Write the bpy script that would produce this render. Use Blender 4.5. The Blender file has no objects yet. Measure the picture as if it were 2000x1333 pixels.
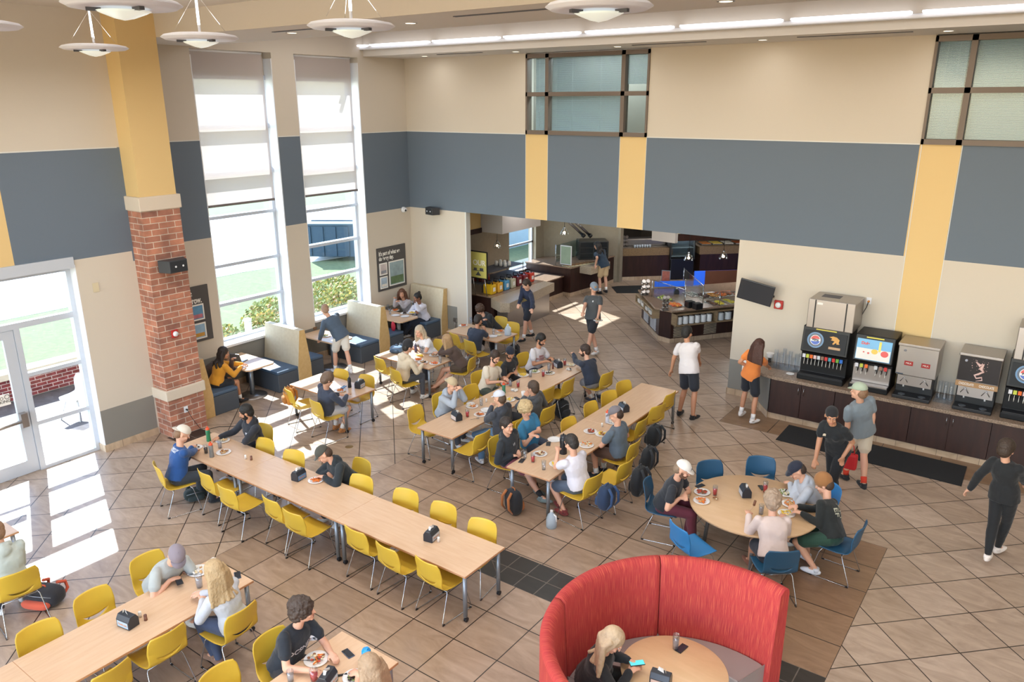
import bpy, math, random
from mathutils import Vector as V, Matrix as MX, Euler
from mathutils.bvhtree import BVHTree
random.seed(7)
PI=math.pi; R_=math.radians
SC=bpy.context.scene; COL=SC.collection
# ---------------------------------------------------------------- camera
F_PX=1514.95; PITCH=.299217; YAW=-.626425; ROLL=-.002742
CAM=V((14.46822,-15.3525,6.0))
_fw=V((math.sin(YAW)*math.cos(PITCH),math.cos(YAW)*math.cos(PITCH),-math.sin(PITCH)))
_r0=V((math.cos(YAW),-math.sin(YAW),0)); _u0=_r0.cross(_fw)
_r=math.cos(ROLL)*_r0+math.sin(ROLL)*_u0; _u=-math.sin(ROLL)*_r0+math.cos(ROLL)*_u0
cd=bpy.data.cameras.new('camera'); cam=bpy.data.objects.new('camera',cd); COL.objects.link(cam)
cam.matrix_world=MX(((_r.x,_u.x,-_fw.x,CAM.x),(_r.y,_u.y,-_fw.y,CAM.y),(_r.z,_u.z,-_fw.z,CAM.z),(0,0,0,1)))
cd.sensor_fit='HORIZONTAL'; cd.sensor_width=36; cd.lens=36*F_PX/2000; cd.clip_start=.1; cd.clip_end=300
SC.camera=cam
def ray(px,py): return _r*((px-1000)/F_PX)-_u*((py-666.5)/F_PX)+_fw
def at(px,py,z=0.0):
    v=ray(px,py); return CAM+v*((z-CAM.z)/v.z)
# ---------------------------------------------------------------- materials
def lin(c):
    if isinstance(c,str): c=[int(c[i:i+2],16)/255 for i in (0,2,4)]
    return tuple((x/12.92 if x<=.04045 else ((x+.055)/1.055)**2.4) for x in c[:3])+(1,)
MATS={}
def mat(name,col,rough=.6,metal=0,bump=0,bs=60,var=0,vs=3,spec=.5,emit=None,es=0,alpha=1,sheen=0,coord='Object'):
    if name in MATS: return MATS[name]
    m=bpy.data.materials.new(name); m.use_nodes=True; nt=m.node_tree; N=nt.nodes; L=nt.links
    b=N['Principled BSDF']; c=lin(col)
    b.inputs['Base Color'].default_value=c; b.inputs['Roughness'].default_value=rough; b.inputs['Metallic'].default_value=metal
    b.inputs['Specular IOR Level'].default_value=spec
    if sheen: b.inputs['Sheen Weight'].default_value=sheen
    if alpha<1: b.inputs['Alpha'].default_value=alpha
    if emit: b.inputs['Emission Color'].default_value=lin(emit); b.inputs['Emission Strength'].default_value=es
    if bump or var:
        tc=N.new('ShaderNodeTexCoord')
    if bump:
        n=N.new('ShaderNodeTexNoise'); n.inputs['Scale'].default_value=bs; n.inputs['Detail'].default_value=3; L.new(tc.outputs[coord],n.inputs['Vector'])
        bp=N.new('ShaderNodeBump'); bp.inputs['Strength'].default_value=bump; bp.inputs['Distance'].default_value=.01; L.new(n.outputs['Fac'],bp.inputs['Height']); L.new(bp.outputs[0],b.inputs['Normal'])
    if var:
        n=N.new('ShaderNodeTexNoise'); n.inputs['Scale'].default_value=vs; n.inputs['Detail'].default_value=5; L.new(tc.outputs[coord],n.inputs['Vector'])
        mx=N.new('ShaderNodeMix'); mx.data_type='RGBA'
        mx.inputs[6].default_value=tuple(x*(1-var) for x in c[:3])+(1,); mx.inputs[7].default_value=tuple(min(1,x*(1+var)) for x in c[:3])+(1,)
        L.new(n.outputs['Fac'],mx.inputs[0]); L.new(mx.outputs[2],b.inputs['Base Color'])
    MATS[name]=m; return m
def nodes(name):
    m=bpy.data.materials.new(name); m.use_nodes=True; nt=m.node_tree; MATS[name]=m
    return m,nt.nodes,nt.links,nt.nodes['Principled BSDF']
def tile_mat(name,c1,c2,org,ang,w,h,grout='2a2019',rough=.32,gw=.007,off=0,warm=None):
    m,N,L,b=nodes(name)
    g=N.new('ShaderNodeNewGeometry'); mp=N.new('ShaderNodeMapping'); mp.vector_type='TEXTURE'
    mp.inputs['Location'].default_value=(org[0],org[1],0); mp.inputs['Rotation'].default_value=(0,0,ang); L.new(g.outputs['Position'],mp.inputs['Vector'])
    br=N.new('ShaderNodeTexBrick'); br.offset=off; br.squash=1; br.inputs['Scale'].default_value=1; br.inputs['Brick Width'].default_value=w; br.inputs['Row Height'].default_value=h
    br.inputs['Mortar Size'].default_value=gw; br.inputs['Mortar Smooth'].default_value=.1; br.inputs['Bias'].default_value=0
    br.inputs['Color1'].default_value=lin(c1); br.inputs['Color2'].default_value=lin(c2); br.inputs['Mortar'].default_value=lin(grout)
    L.new(mp.outputs[0],br.inputs['Vector'])
    n=N.new('ShaderNodeTexNoise'); n.inputs['Scale'].default_value=1.6; n.inputs['Detail'].default_value=8; n.inputs['Distortion'].default_value=1.6; n.inputs['Roughness'].default_value=.62
    mp2=N.new('ShaderNodeMapping'); mp2.inputs['Rotation'].default_value=(0,0,ang+.4); mp2.inputs['Scale'].default_value=(1,3.2,1); L.new(g.outputs['Position'],mp2.inputs['Vector']); L.new(mp2.outputs[0],n.inputs['Vector'])
    cr=N.new('ShaderNodeValToRGB'); cr.color_ramp.elements[0].position=.3; cr.color_ramp.elements[0].color=(.74,.70,.66,1); cr.color_ramp.elements[1].position=.7; cr.color_ramp.elements[1].color=(1.1,1.1,1.1,1)
    L.new(n.outputs['Fac'],cr.inputs[0]); mx=N.new('ShaderNodeMix'); mx.data_type='RGBA'; mx.blend_type='MULTIPLY'; mx.inputs[0].default_value=1
    L.new(br.outputs['Color'],mx.inputs[6]); L.new(cr.outputs[0],mx.inputs[7]); L.new(mx.outputs[2],b.inputs['Base Color'])
    b.inputs['Roughness'].default_value=rough
    bp=N.new('ShaderNodeBump'); bp.invert=True; bp.inputs['Strength'].default_value=.5; bp.inputs['Distance'].default_value=.003; L.new(br.outputs['Fac'],bp.inputs['Height']); L.new(bp.outputs[0],b.inputs['Normal'])
    return m
def brick_mat(name,c1,c2,mortar,w,h,gw,uv=True,rough=.85,bias=0):
    m,N,L,b=nodes(name); tc=N.new('ShaderNodeTexCoord')
    br=N.new('ShaderNodeTexBrick'); br.offset=.5; br.inputs['Scale'].default_value=1; br.inputs['Brick Width'].default_value=w; br.inputs['Row Height'].default_value=h
    br.inputs['Mortar Size'].default_value=gw; br.inputs['Bias'].default_value=bias; br.inputs['Color1'].default_value=lin(c1); br.inputs['Color2'].default_value=lin(c2); br.inputs['Mortar'].default_value=lin(mortar)
    L.new(tc.outputs['UV'],br.inputs['Vector'])
    n=N.new('ShaderNodeTexNoise'); n.inputs['Scale'].default_value=4; n.inputs['Detail'].default_value=6; L.new(tc.outputs['UV'],n.inputs['Vector'])
    cr=N.new('ShaderNodeValToRGB'); cr.color_ramp.elements[0].position=.35; cr.color_ramp.elements[0].color=(.7,.7,.72,1); cr.color_ramp.elements[1].position=.65; cr.color_ramp.elements[1].color=(1.15,1.12,1.1,1)
    L.new(n.outputs['Fac'],cr.inputs[0]); mx=N.new('ShaderNodeMix'); mx.data_type='RGBA'; mx.blend_type='MULTIPLY'; mx.inputs[0].default_value=1
    L.new(br.outputs['Color'],mx.inputs[6]); L.new(cr.outputs[0],mx.inputs[7]); L.new(mx.outputs[2],b.inputs['Base Color']); b.inputs['Roughness'].default_value=rough
    bp=N.new('ShaderNodeBump'); bp.invert=True; bp.inputs['Strength'].default_value=.6; bp.inputs['Distance'].default_value=.006; L.new(br.outputs['Fac'],bp.inputs['Height']); L.new(bp.outputs[0],b.inputs['Normal'])
    return m
def grain_mat(name,c1,c2,scale=(1,14,14),rough=.4,coord='Object',ns=1.5,bump=0):
    m,N,L,b=nodes(name); tc=N.new('ShaderNodeTexCoord'); mp=N.new('ShaderNodeMapping'); mp.inputs['Scale'].default_value=scale; L.new(tc.outputs[coord],mp.inputs['Vector'])
    n=N.new('ShaderNodeTexNoise'); n.inputs['Scale'].default_value=ns; n.inputs['Detail'].default_value=6; n.inputs['Distortion'].default_value=.4; L.new(mp.outputs[0],n.inputs['Vector'])
    cr=N.new('ShaderNodeValToRGB'); cr.color_ramp.elements[0].position=.36; cr.color_ramp.elements[0].color=lin(c1); cr.color_ramp.elements[1].position=.64; cr.color_ramp.elements[1].color=lin(c2)
    L.new(n.outputs['Fac'],cr.inputs[0]); L.new(cr.outputs[0],b.inputs['Base Color']); b.inputs['Roughness'].default_value=rough
    if bump:
        bp=N.new('ShaderNodeBump'); bp.inputs['Strength'].default_value=bump; bp.inputs['Distance'].default_value=.004; L.new(n.outputs['Fac'],bp.inputs['Height']); L.new(bp.outputs[0],b.inputs['Normal'])
    return m
def speckle_mat(name,cols,scale=90,rough=.3):
    m,N,L,b=nodes(name); tc=N.new('ShaderNodeTexCoord'); v=N.new('ShaderNodeTexVoronoi'); v.inputs['Scale'].default_value=scale; L.new(tc.outputs['Object'],v.inputs['Vector'])
    sp=N.new('ShaderNodeSeparateColor'); L.new(v.outputs['Color'],sp.inputs[0])
    cr=N.new('ShaderNodeValToRGB'); e=cr.color_ramp.elements; cr.color_ramp.interpolation='CONSTANT'
    for i,c in enumerate(cols):
        el=e[i] if i<2 else e.new(i/len(cols)); el.position=i/len(cols); el.color=lin(c)
    L.new(sp.outputs[0],cr.inputs[0]); L.new(cr.outputs[0],b.inputs['Base Color']); b.inputs['Roughness'].default_value=rough; return m
def glass_mat(name,tint='f4fbff',op=.08,rough=.02):
    m=bpy.data.materials.new(name); m.use_nodes=True; nt=m.node_tree; N=nt.nodes; L=nt.links; N.remove(N['Principled BSDF'])
    t=N.new('ShaderNodeBsdfTransparent'); t.inputs[0].default_value=lin(tint); g=N.new('ShaderNodeBsdfGlossy'); g.inputs['Roughness'].default_value=rough; g.inputs[0].default_value=(.9,.93,.95,1)
    lw=N.new('ShaderNodeLayerWeight'); lw.inputs[0].default_value=.5; pw=N.new('ShaderNodeMath'); pw.operation='POWER'; pw.inputs[1].default_value=5; L.new(lw.outputs['Facing'],pw.inputs[0])
    ad=N.new('ShaderNodeMath'); ad.operation='MULTIPLY_ADD'; ad.use_clamp=True; ad.inputs[1].default_value=.35; ad.inputs[2].default_value=op+.01; L.new(pw.outputs[0],ad.inputs[0])
    mx=N.new('ShaderNodeMixShader'); L.new(ad.outputs[0],mx.inputs[0]); L.new(t.outputs[0],mx.inputs[1]); L.new(g.outputs[0],mx.inputs[2]); L.new(mx.outputs[0],N['Material Output'].inputs[0]); MATS[name]=m; return m
def fabric_trans(name,col,tr=.5,see=.1):
    m=bpy.data.materials.new(name); m.use_nodes=True; nt=m.node_tree; N=nt.nodes; L=nt.links; N.remove(N['Principled BSDF'])
    d=N.new('ShaderNodeBsdfDiffuse'); d.inputs[0].default_value=lin(col); t=N.new('ShaderNodeBsdfTranslucent'); t.inputs[0].default_value=lin(col); tp=N.new('ShaderNodeBsdfTransparent')
    a=N.new('ShaderNodeMixShader'); a.inputs[0].default_value=tr; L.new(d.outputs[0],a.inputs[1]); L.new(t.outputs[0],a.inputs[2])
    b=N.new('ShaderNodeMixShader'); b.inputs[0].default_value=see; L.new(a.outputs[0],b.inputs[1]); L.new(tp.outputs[0],b.inputs[2]); L.new(b.outputs[0],N['Material Output'].inputs[0]); MATS[name]=m; return m
# ---------------------------------------------------------------- mesh builder
class M:
    def __init__(s): s.v=[];s.f=[];s.uv=[];s.mi=[];s.sm=[]
    def face(s,idx,mi=0,uv=None,sm=False): s.f.append(idx); s.mi.append(mi); s.uv.append(uv or [(0,0)]*len(idx)); s.sm.append(sm)
    def poly(s,pts,mi=0,uv=None):
        b=len(s.v); s.v+= [tuple(p) for p in pts]; s.face(list(range(b,b+len(pts))),mi,uv); return s
    def box(s,x0,x1,y0,y1,z0,z1,mi=0,T=None):
        b=len(s.v); P=[(x0,y0,z0),(x1,y0,z0),(x1,y1,z0),(x0,y1,z0),(x0,y0,z1),(x1,y0,z1),(x1,y1,z1),(x0,y1,z1)]
        q=[T@V(p) for p in P] if T else P; s.v+=[tuple(p) for p in q]
        for f,ax in (((3,2,1,0),(0,1)),((4,5,6,7),(0,1)),((0,1,5,4),(0,2)),((1,2,6,5),(1,2)),((2,3,7,6),(0,2)),((3,0,4,7),(1,2))):
            s.face([b+i for i in f],mi,[(P[i][ax[0]],P[i][ax[1]]) for i in f])
        return s
    def prism(s,pts,z0,z1,mi=0,mtop=None):
        b=len(s.v); n=len(pts); s.v+=[(p[0],p[1],z0) for p in pts]+[(p[0],p[1],z1) for p in pts]
        a=sum(pts[i][0]*pts[(i+1)%n][1]-pts[(i+1)%n][0]*pts[i][1] for i in range(n))
        o=list(range(n)) if a>0 else list(range(n))[::-1]
        s.face([b+i for i in o[::-1]],mi); s.face([b+n+i for i in o],mi if mtop is None else mtop); d=0
        for k in range(n):
            i,j=o[k],o[(k+1)%n]; l=math.dist(pts[i][:2],pts[j][:2]); s.face([b+i,b+j,b+n+j,b+n+i],mi,[(d,z0),(d+l,z0),(d+l,z1),(d,z1)]); d+=l
        return s
    def cyl(s,p0,p1,r0,r1=None,n=12,mi=0,caps=True,hemi=0):
        p0=V(p0);p1=V(p1); r1=r0 if r1 is None else r1; ax=(p1-p0); ln=ax.length
        if ln<1e-6: ax=V((0,0,1))
        ax=ax.normalized() if ax.length>0 else V((0,0,1)); x=ax.orthogonal().normalized(); y=ax.cross(x); rings=[]
        if hemi: 
            for k in range(hemi,0,-1): a=PI/2*k/(hemi+.35); rings.append((p0-ax*r0*math.sin(a),r0*math.cos(a)))
        rings.append((p0,r0)); rings.append((p1,r1))
        if hemi:
            for k in range(1,hemi+1): a=PI/2*k/(hemi+.35); rings.append((p1+ax*r1*math.sin(a),r1*math.cos(a)))
        b=len(s.v)
        for c,r in rings:
            for i in range(n): t=2*PI*i/n; s.v.append(tuple(c+(x*math.cos(t)+y*math.sin(t))*r))
        for k in range(len(rings)-1):
            for i in range(n): j=(i+1)%n; s.face([b+k*n+i,b+k*n+j,b+(k+1)*n+j,b+(k+1)*n+i],mi,sm=True)
        if caps:
            s.face([b+i for i in range(n)][::-1],mi,sm=bool(hemi)); e=b+(len(rings)-1)*n; s.face([e+i for i in range(n)],mi,sm=bool(hemi))
        return s
    def tube(s,pts,r,n=8,mi=0,closed=False):
        pts=[V(p) for p in pts]; m=len(pts); b=len(s.v); up=None
        rs=r if isinstance(r,(list,tuple)) else [r]*m
        for k in range(m):
            a=pts[(k-1)%m] if (closed or k>0) else pts[k]; c=pts[(k+1)%m] if (closed or k<m-1) else pts[k]
            d=(c-a).normalized()
            if up is None: x=d.orthogonal().normalized()
            else: x=(up-d*up.dot(d)).normalized() if (up-d*up.dot(d)).length>1e-5 else d.orthogonal().normalized()
            up=x; y=d.cross(x)
            for i in range(n): t=2*PI*i/n; s.v.append(tuple(pts[k]+(x*math.cos(t)+y*math.sin(t))*rs[k]))
        for k in range(m if closed else m-1):
            k2=(k+1)%m
            for i in range(n): j=(i+1)%n; s.face([b+k*n+i,b+k*n+j,b+k2*n+j,b+k2*n+i],mi,sm=True)
        if not closed: s.face([b+i for i in range(n)][::-1],mi); s.face([b+(m-1)*n+i for i in range(n)],mi)
        return s
    def lathe(s,prof,n=24,c=(0,0,0),mi=0,cap0=True,cap1=True):
        b=len(s.v); m=len(prof)
        for r,z in prof:
            for i in range(n): t=2*PI*i/n; s.v.append((c[0]+r*math.cos(t),c[1]+r*math.sin(t),c[2]+z))
        for k in range(m-1):
            for i in range(n): j=(i+1)%n; s.face([b+k*n+i,b+k*n+j,b+(k+1)*n+j,b+(k+1)*n+i],mi,sm=True)
        if cap0: s.face([b+i for i in range(n)][::-1],mi)
        if cap1: s.face([b+(m-1)*n+i for i in range(n)],mi)
        return s
    def sph(s,c,r,n=12,m=8,mi=0,T=None,fn=None):
        b=len(s.v); c=V(c); r=(r,r,r) if isinstance(r,(int,float)) else r
        def pt(th,ph):
            d=V((math.cos(th)*math.sin(ph),math.sin(th)*math.sin(ph),math.cos(ph))); q=V((d.x*r[0],d.y*r[1],d.z*r[2]))
            if fn: q=fn(q,d)
            return tuple(c+(T@q if T else q))
        s.v.append(pt(0,0))
        for k in range(1,m):
            for i in range(n): s.v.append(pt(2*PI*i/n,PI*k/m))
        s.v.append(pt(0,PI)); e=len(s.v)-1
        for i in range(n):
            j=(i+1)%n; s.face([b,b+1+i,b+1+j],mi,sm=True); s.face([e,b+1+(m-2)*n+j,b+1+(m-2)*n+i],mi,sm=True)
            for k in range(m-2): s.face([b+1+k*n+i,b+1+(k+1)*n+i,b+1+(k+1)*n+j,b+1+k*n+j],mi,sm=True)
        return s
    def rings(s,rs,X,Y,n=24,mi=0):   # rs: list of (centre, rx, ry)
        b=len(s.v)
        for c,rx,ry in rs:
            for i in range(n):
                t=2*PI*i/n; cx,sy=math.cos(t),math.sin(t); s.v.append(tuple(c+X*(rx*math.copysign(abs(cx)**.85,cx))+Y*(ry*math.copysign(abs(sy)**.85,sy))))
        for k in range(len(rs)-1):
            for i in range(n): j=(i+1)%n; s.face([b+k*n+i,b+k*n+j,b+(k+1)*n+j,b+(k+1)*n+i],mi,sm=True)
        s.face([b+i for i in range(n)][::-1],mi); e=b+(len(rs)-1)*n; s.face([e+i for i in range(n)],mi); return s
    def xf(s,T):
        s.v=[tuple(T@V(p)) for p in s.v]; return s
    def mesh(s,name,mats):
        me=bpy.data.meshes.new(name); me.from_pydata(s.v,[],s.f)
        for m in (mats if isinstance(mats,(list,tuple)) else [mats]): me.materials.append(m)
        me.polygons.foreach_set('material_index',s.mi); me.polygons.foreach_set('use_smooth',s.sm)
        ul=me.uv_layers.new(name='UVMap'); fl=[c for f in s.uv for p in f for c in p]; ul.data.foreach_set('uv',fl)
        me.update(); return me
    def build(s,name,mats,parent=None,loc=None,rz=0,world=False,bev=0,sub=0,label=None):
        if world and parent is not None:
            o0=parent_loc(parent); s.v=[(p[0]-o0[0],p[1]-o0[1],p[2]-o0[2]) for p in s.v]
        o=bpy.data.objects.new(name,s.mesh(name,mats)); COL.objects.link(o)
        if parent is not None: o.parent=parent
        if loc is not None: o.location=loc
        if rz: o.rotation_euler=(0,0,rz)
        if bev:
            b=o.modifiers.new('b','BEVEL'); b.width=bev; b.segments=2; b.limit_method='ANGLE'; b.angle_limit=R_(40)
        if sub: q=o.modifiers.new('s','SUBSURF'); q.levels=sub; q.render_levels=sub
        if label: o['label']=label
        return o
def parent_loc(o):
    p=V(o.location)
    while o.parent is not None: o=o.parent; p+=V(o.location)
    return p
def tag(o,label=None,cat=None,group=None,kind=None):
    if label: o['label']=label
    if cat: o['category']=cat
    if group: o['group']=group
    if kind: o['kind']=kind
    return o
def thing(name,label,cat,loc=(0,0,0),rz=0,group=None):
    o=bpy.data.objects.new(name,None); COL.objects.link(o); o.location=loc; o.rotation_euler=(0,0,rz); o.empty_display_size=.1
    return tag(o,label,cat,group)
def struct(o): o['kind']='structure'; return o
def dup(root,loc,rz,label=None,group=None):
    r=root.copy(); COL.objects.link(r); r.location=loc; r.rotation_euler=(0,0,rz)
    if label: r['label']=label
    if group: r['group']=group
    for ch in list(root.children):
        c=ch.copy(); COL.objects.link(c); c.parent=r
        for g in ch.children:
            d=g.copy(); COL.objects.link(d); d.parent=c
    return r
def text_me(s,size,mt,T,name='lettering',parent=None,ext=.0008,align='CENTER',bold=0):
    cu=bpy.data.curves.new(name,'FONT'); cu.body=s; cu.size=size; cu.align_x=align; cu.align_y='CENTER'; cu.extrude=ext; cu.offset=bold; cu.space_line=.85
    o=bpy.data.objects.new(name,cu); COL.objects.link(o); bpy.context.view_layer.update()
    me=bpy.data.meshes.new_from_object(o.evaluated_get(bpy.context.evaluated_depsgraph_get())); bpy.data.objects.remove(o)
    if parent is not None: T=MX.Translation(-parent_loc(parent))@T
    me.transform(T); me.materials.clear(); me.materials.append(mt); q=bpy.data.objects.new(name,me); COL.objects.link(q)
    if parent is not None: q.parent=parent
    return q
def frame(o,x,y):   # matrix with local x, local y axes
    x=V(x).normalized(); y=V(y).normalized(); z=x.cross(y).normalized(); y=z.cross(x); o=V(o)
    return MX(((x.x,y.x,z.x,o.x),(x.y,y.y,z.y,o.y),(x.z,y.z,z.z,o.z),(0,0,0,1)))
# common materials
m_wall=mat('beige_paint','cec4b5',.75,bump=.15,bs=120); m_band=mat('slate_blue_paint','66727f',.75,bump=.15,bs=120); m_yel=mat('golden_paint','dcbd84',.7,bump=.12,bs=120)
m_ceil=mat('ceiling_paint','d6d0c8',.85); m_stucco=mat('white_stucco','ddd6d6',.85,bump=.9,bs=35); m_gray=mat('grey_wainscot','86837c',.7,bump=.1,bs=90)
m_base=tile_mat('base_tile','cdb79c','c3ab90',(0,0,0),0,.33,3,rough=.4,gw=.004,grout='8a7a68'); m_line=mat('white_trim','d8d8d4',.6)
m_white=mat('white_paint','e6e8ec',.45); m_alu=mat('white_aluminium','c9d0da',.35,.2); m_brown=mat('brown_frame','6f6156',.5)
m_glass=glass_mat('clear_glass','f6fcff',.02); m_blkmet=mat('black_metal','16171a',.45,.3); m_chrome=mat('chrome','b8bcc2',.22,1); m_steel=mat('brushed_steel','a8a29e',.34,.9,bump=.05,bs=200)
m_top=grain_mat('maple_laminate','d7b797','d1ae8d',(2,16,16),.3); m_edge=mat('table_edge','c2906a',.5); m_leg=mat('silver_leg','8f979f',.35,.6); m_caster=mat('black_caster','1b1e24',.4)
m_ychair=mat('yellow_plastic','d3ae3a',.42,bump=.05,bs=500); m_bchair=mat('blue_plastic','2a5878',.42,bump=.05,bs=500); m_lbchair=mat('light_blue_plastic','2f7fbe',.42)
m_dark=grain_mat('espresso_laminate','2c1712','3a2019',(6,6,1),.42); m_gran=speckle_mat('brown_granite',['8e7562','7c6552','a58b76','5f4b3e','b89f8a'],210,.22); m_granl=speckle_mat('light_granite',['b5a48e','c8b9a2','98866f','d5c8b2','7b6a57'],240,.35)
m_black=mat('black_plastic','15161a',.4); m_paper=mat('white_paper','e9e6e0',.8); m_plate=mat('white_china','ecebea',.25); m_gp=mat('grey_panel','505056',.6)
SKY=.9; SUN=15; LAMP=38; COVE=65; DLE=4; SERV=22; OFF=110; EXPO=0.12
# ================================================================ SETTING
# floor zones
s_=.63; RO=(11.1365,-4.1628)
m_fd=tile_mat('floor_tile_diagonal','b9a593','ab9682',RO,R_(45),.6255,.6325)
m_fa=tile_mat('floor_tile_square','ad9683','a08975',(5.6446,-7.0406),0,.6312,.6325)
m_fs=tile_mat('floor_tile_brown','95775d','8c6e56',(12.19,-7.72),0,.95,.635)
m_fb=tile_mat('floor_tile_dark','2b2724','332d29',(8.76,-8.33),0,.315,.315,grout='6b625a')
m_back=tile_mat('floor_tile_border','8f7358','876b52',(9.5,-1.57),0,.95,.97)
fl=M()
def zone(x0,x1,y0,y1,mi): fl.poly([(x0,y0,0),(x1,y0,0),(x1,y1,0),(x0,y1,0)],mi)
IX0,IX1,IY1=5.645,13.14,-4.545
zone(-.5,IX0,-22,-8.33,0); zone(-.5,1.4,-8.33,-7.7,0); zone(1.4,3.0,-8.33,-7.7,3); zone(3.0,IX0,-8.33,-7.7,0); zone(-.5,IX0,-7.7,IY1,0)
zone(IX0,8.76,-22,-7.7,1); zone(8.76,IX1,-22,-8.33,1); zone(8.76,IX1,-8.33,-7.7,3); zone(IX0,12.19,-7.7,IY1,1); zone(12.19,IX1,-7.7,IY1,2)
zone(IX1,22,-22,-1.57,0); zone(-.5,IX1,IY1,-1.57,0); zone(-.5,9.5,-1.57,-.6,0); zone(9.5,22,-1.57,-.6,4); zone(-.5,22,-.6,14,0)
struct(fl.build('floor',[m_fd,m_fa,m_fs,m_fb,m_back]))
# back wall
ZC=7.05
w=M(); Y=(0,.3)
w.box(0,3.78,*Y,5.28,ZC).box(6.88,12.1,*Y,5.28,ZC).box(15.2,21,*Y,5.28,ZC)
for a,b,mi in ((0,3.77,1),(3.77,4.39,2),(4.39,6.25,1),(6.25,6.88,2),(6.88,12.09,1),(12.09,12.73,2),(12.73,21,1)): w.box(a,b,*Y,3.32,5.28,mi)
w.box(0,1.56,*Y,.78,3.32).box(0,1.56,*Y,0,.78,3).box(9.06,12.12,*Y,.78,3.32).box(12.12,12.74,*Y,.78,3.32,2).box(12.74,21,*Y,.78,3.32).box(9.06,21,*Y,0,.78,3)
w.box(1.56,1.9,0,.14,0,3.32,0)
struct(w.build('wall_back',[m_wall,m_band,m_yel,m_gray]))
t=M(); t.box(0,3.78,-.012,0,5.272,5.29).box(6.88,12.09,-.012,0,5.272,5.29)
for x in (12.12,12.74): t.box(x-.006,x+.006,-.008,0,.9,5.28)
for x in (3.77,4.39,6.25,6.88): t.box(x-.004,x+.004,-.006,0,3.32,5.28)
t.box(1.895,1.93,-.01,.16,0,3.32); struct(t.build('trim_1',m_line))
b=M(); b.box(0.02,1.58,-.02,0,0,.13).box(9.05,10.15,-.02,0,0,.13).box(9.04,9.06,-.02,.32,0,.13); struct(b.build('baseboard_back',m_base))
# left wall with the two tall windows
w=M(); X=(-.45,0)
segs=[(-7.6,-6.02),(-4.1,-3.5),(-1.6,.3)]
for a,b_ in segs: w.box(*X,a,b_,5.28,8,0).box(*X,a,b_,3.32,5.28,1).box(*X,a,b_,.78,3.32,0).box(*X,a,b_,0,.78,2)
for a,b_ in ((-6.02,-4.1),(-3.5,-1.6)): w.box(*X,a,b_,0,.9,2).box(*X,a,b_,7.02,8,0).box(-.45,-.27,a,b_,6.52,7.02,0)
w.box(-.45,1.083,-8.3,-7.6,5.28,7.5,0).box(-.45,1.083,-8.3,-7.6,3.32,5.28,1).box(-.45,1.083,-8.3,-7.6,0,3.32,0)
X2=(.6,1.083)
w.box(*X2,-9.3,-8.3,5.28,7.5,0).box(*X2,-10.2,-8.3,3.5,5.28,1).box(*X2,-9.3,-8.3,.78,3.5,0).box(*X2,-9.3,-8.3,0,.78,2).box(*X2,-12.6,-9.3,5.28,7.5,0).box(*X2,-12.6,-10.2,3.5,5.28,3)
w.box(*X2,-22,-12.6,0,7.5,0)
struct(w.build('wall_left',[m_wall,m_band,m_gray,m_yel]))
t=M()
for a,b_ in ((-7.5,-6.02),(-4.1,-3.5),(-1.6,0)): t.box(0,.012,a,b_,5.272,5.29)
t.box(1.083,1.095,-12.6,-8.3,5.272,5.29); struct(t.build('trim_2',m_line))
for i,(a,b_) in enumerate(((-6.02,-4.1),(-3.5,-1.6))):
    t=M(); t.box(-.46,.04,a-.0,b_,.9,.955); struct(t.build('trim_%d'%(3+i),m_white,bev=.006))
    t=M(); t.box(-.44,-.002,b_-.02,b_+.001,.955,6.9).box(-.44,-.002,a-.001,a+.02,.955,6.9); struct(t.build('trim_%d'%(6+i),m_white))
    r=M(); zs=[.955,1.77,2.62,3.66,4.55,5.5,6.5]
    r.box(-.42,-.30,a+.02,a+.09,.955,6.55).box(-.42,-.30,b_-.09,b_-.02,.955,6.55)
    zz=zs if i==0 else [.955,1.86,2.68,3.53,4.45,5.4,6.5]
    for z in zz: r.box(-.44,-.24 if z>4 else -.28,a+.02,b_-.02,max(.955,z-.035),z+(.06 if z>4 else .035))
    fr=r.build('window_%d'%(i+1),m_alu); struct(fr)
    g=M(); g.box(-.365,-.355,a+.05,b_-.05,.99,6.5); g.build('window_pane',m_glass,fr)
b=M(); b.box(1.083,1.10,-9.3,-8.3,0,.13).box(.62,1.10,-9.32,-9.3,0,.13).box(0,.02,-7.5,0,0,.13); struct(b.build('baseboard_left',m_base))
# door storefront
XG=.84
sf=M(); sf.box(XG-.05,XG+.05,-9.38,-9.30,0,3.30).box(XG-.052,XG+.052,-12.6,-9.30,3.30,3.419).box(XG-.048,XG+.048,-12.5,-9.38,2.50,2.60).box(XG-.05,XG+.05,-10.329,-10.24,0,2.5)
sf.box(XG-.046,XG+.046,-10.24,-9.38,0,.06).box(XG-.045,XG+.045,-10.24,-9.38,1.66,1.73).box(XG-.045,XG+.045,-10.24,-9.38,.80,.87).box(XG-.05,XG+.05,-11.37,-11.29,0,2.5).box(XG-.05,XG+.05,-12.6,-12.5,0,3.3).box(XG-.046,XG+.046,-12.5,-11.37,0,.06)
sfo=sf.build('window_3',m_alu); struct(sfo)
g=M(); g.box(XG-.005,XG+.005,-12.5,-9.38,2.6,3.3).box(XG-.005,XG+.005,-10.24,-9.38,.06,2.5).box(XG-.005,XG+.005,-12.5,-11.37,.06,2.5); g.build('window_pane',m_glass,sfo)
t=M(); t.box(.61,1.0,-12.59,-9.31,3.421,3.499).box(1.001,1.12,-12.59,-9.32,3.38,3.56); struct(t.build('trim_5',m_alu))
t=M(); t.box(.60,1.084,-9.305,-9.295,0.13,3.42); struct(t.build('trim_8',m_white))
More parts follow.
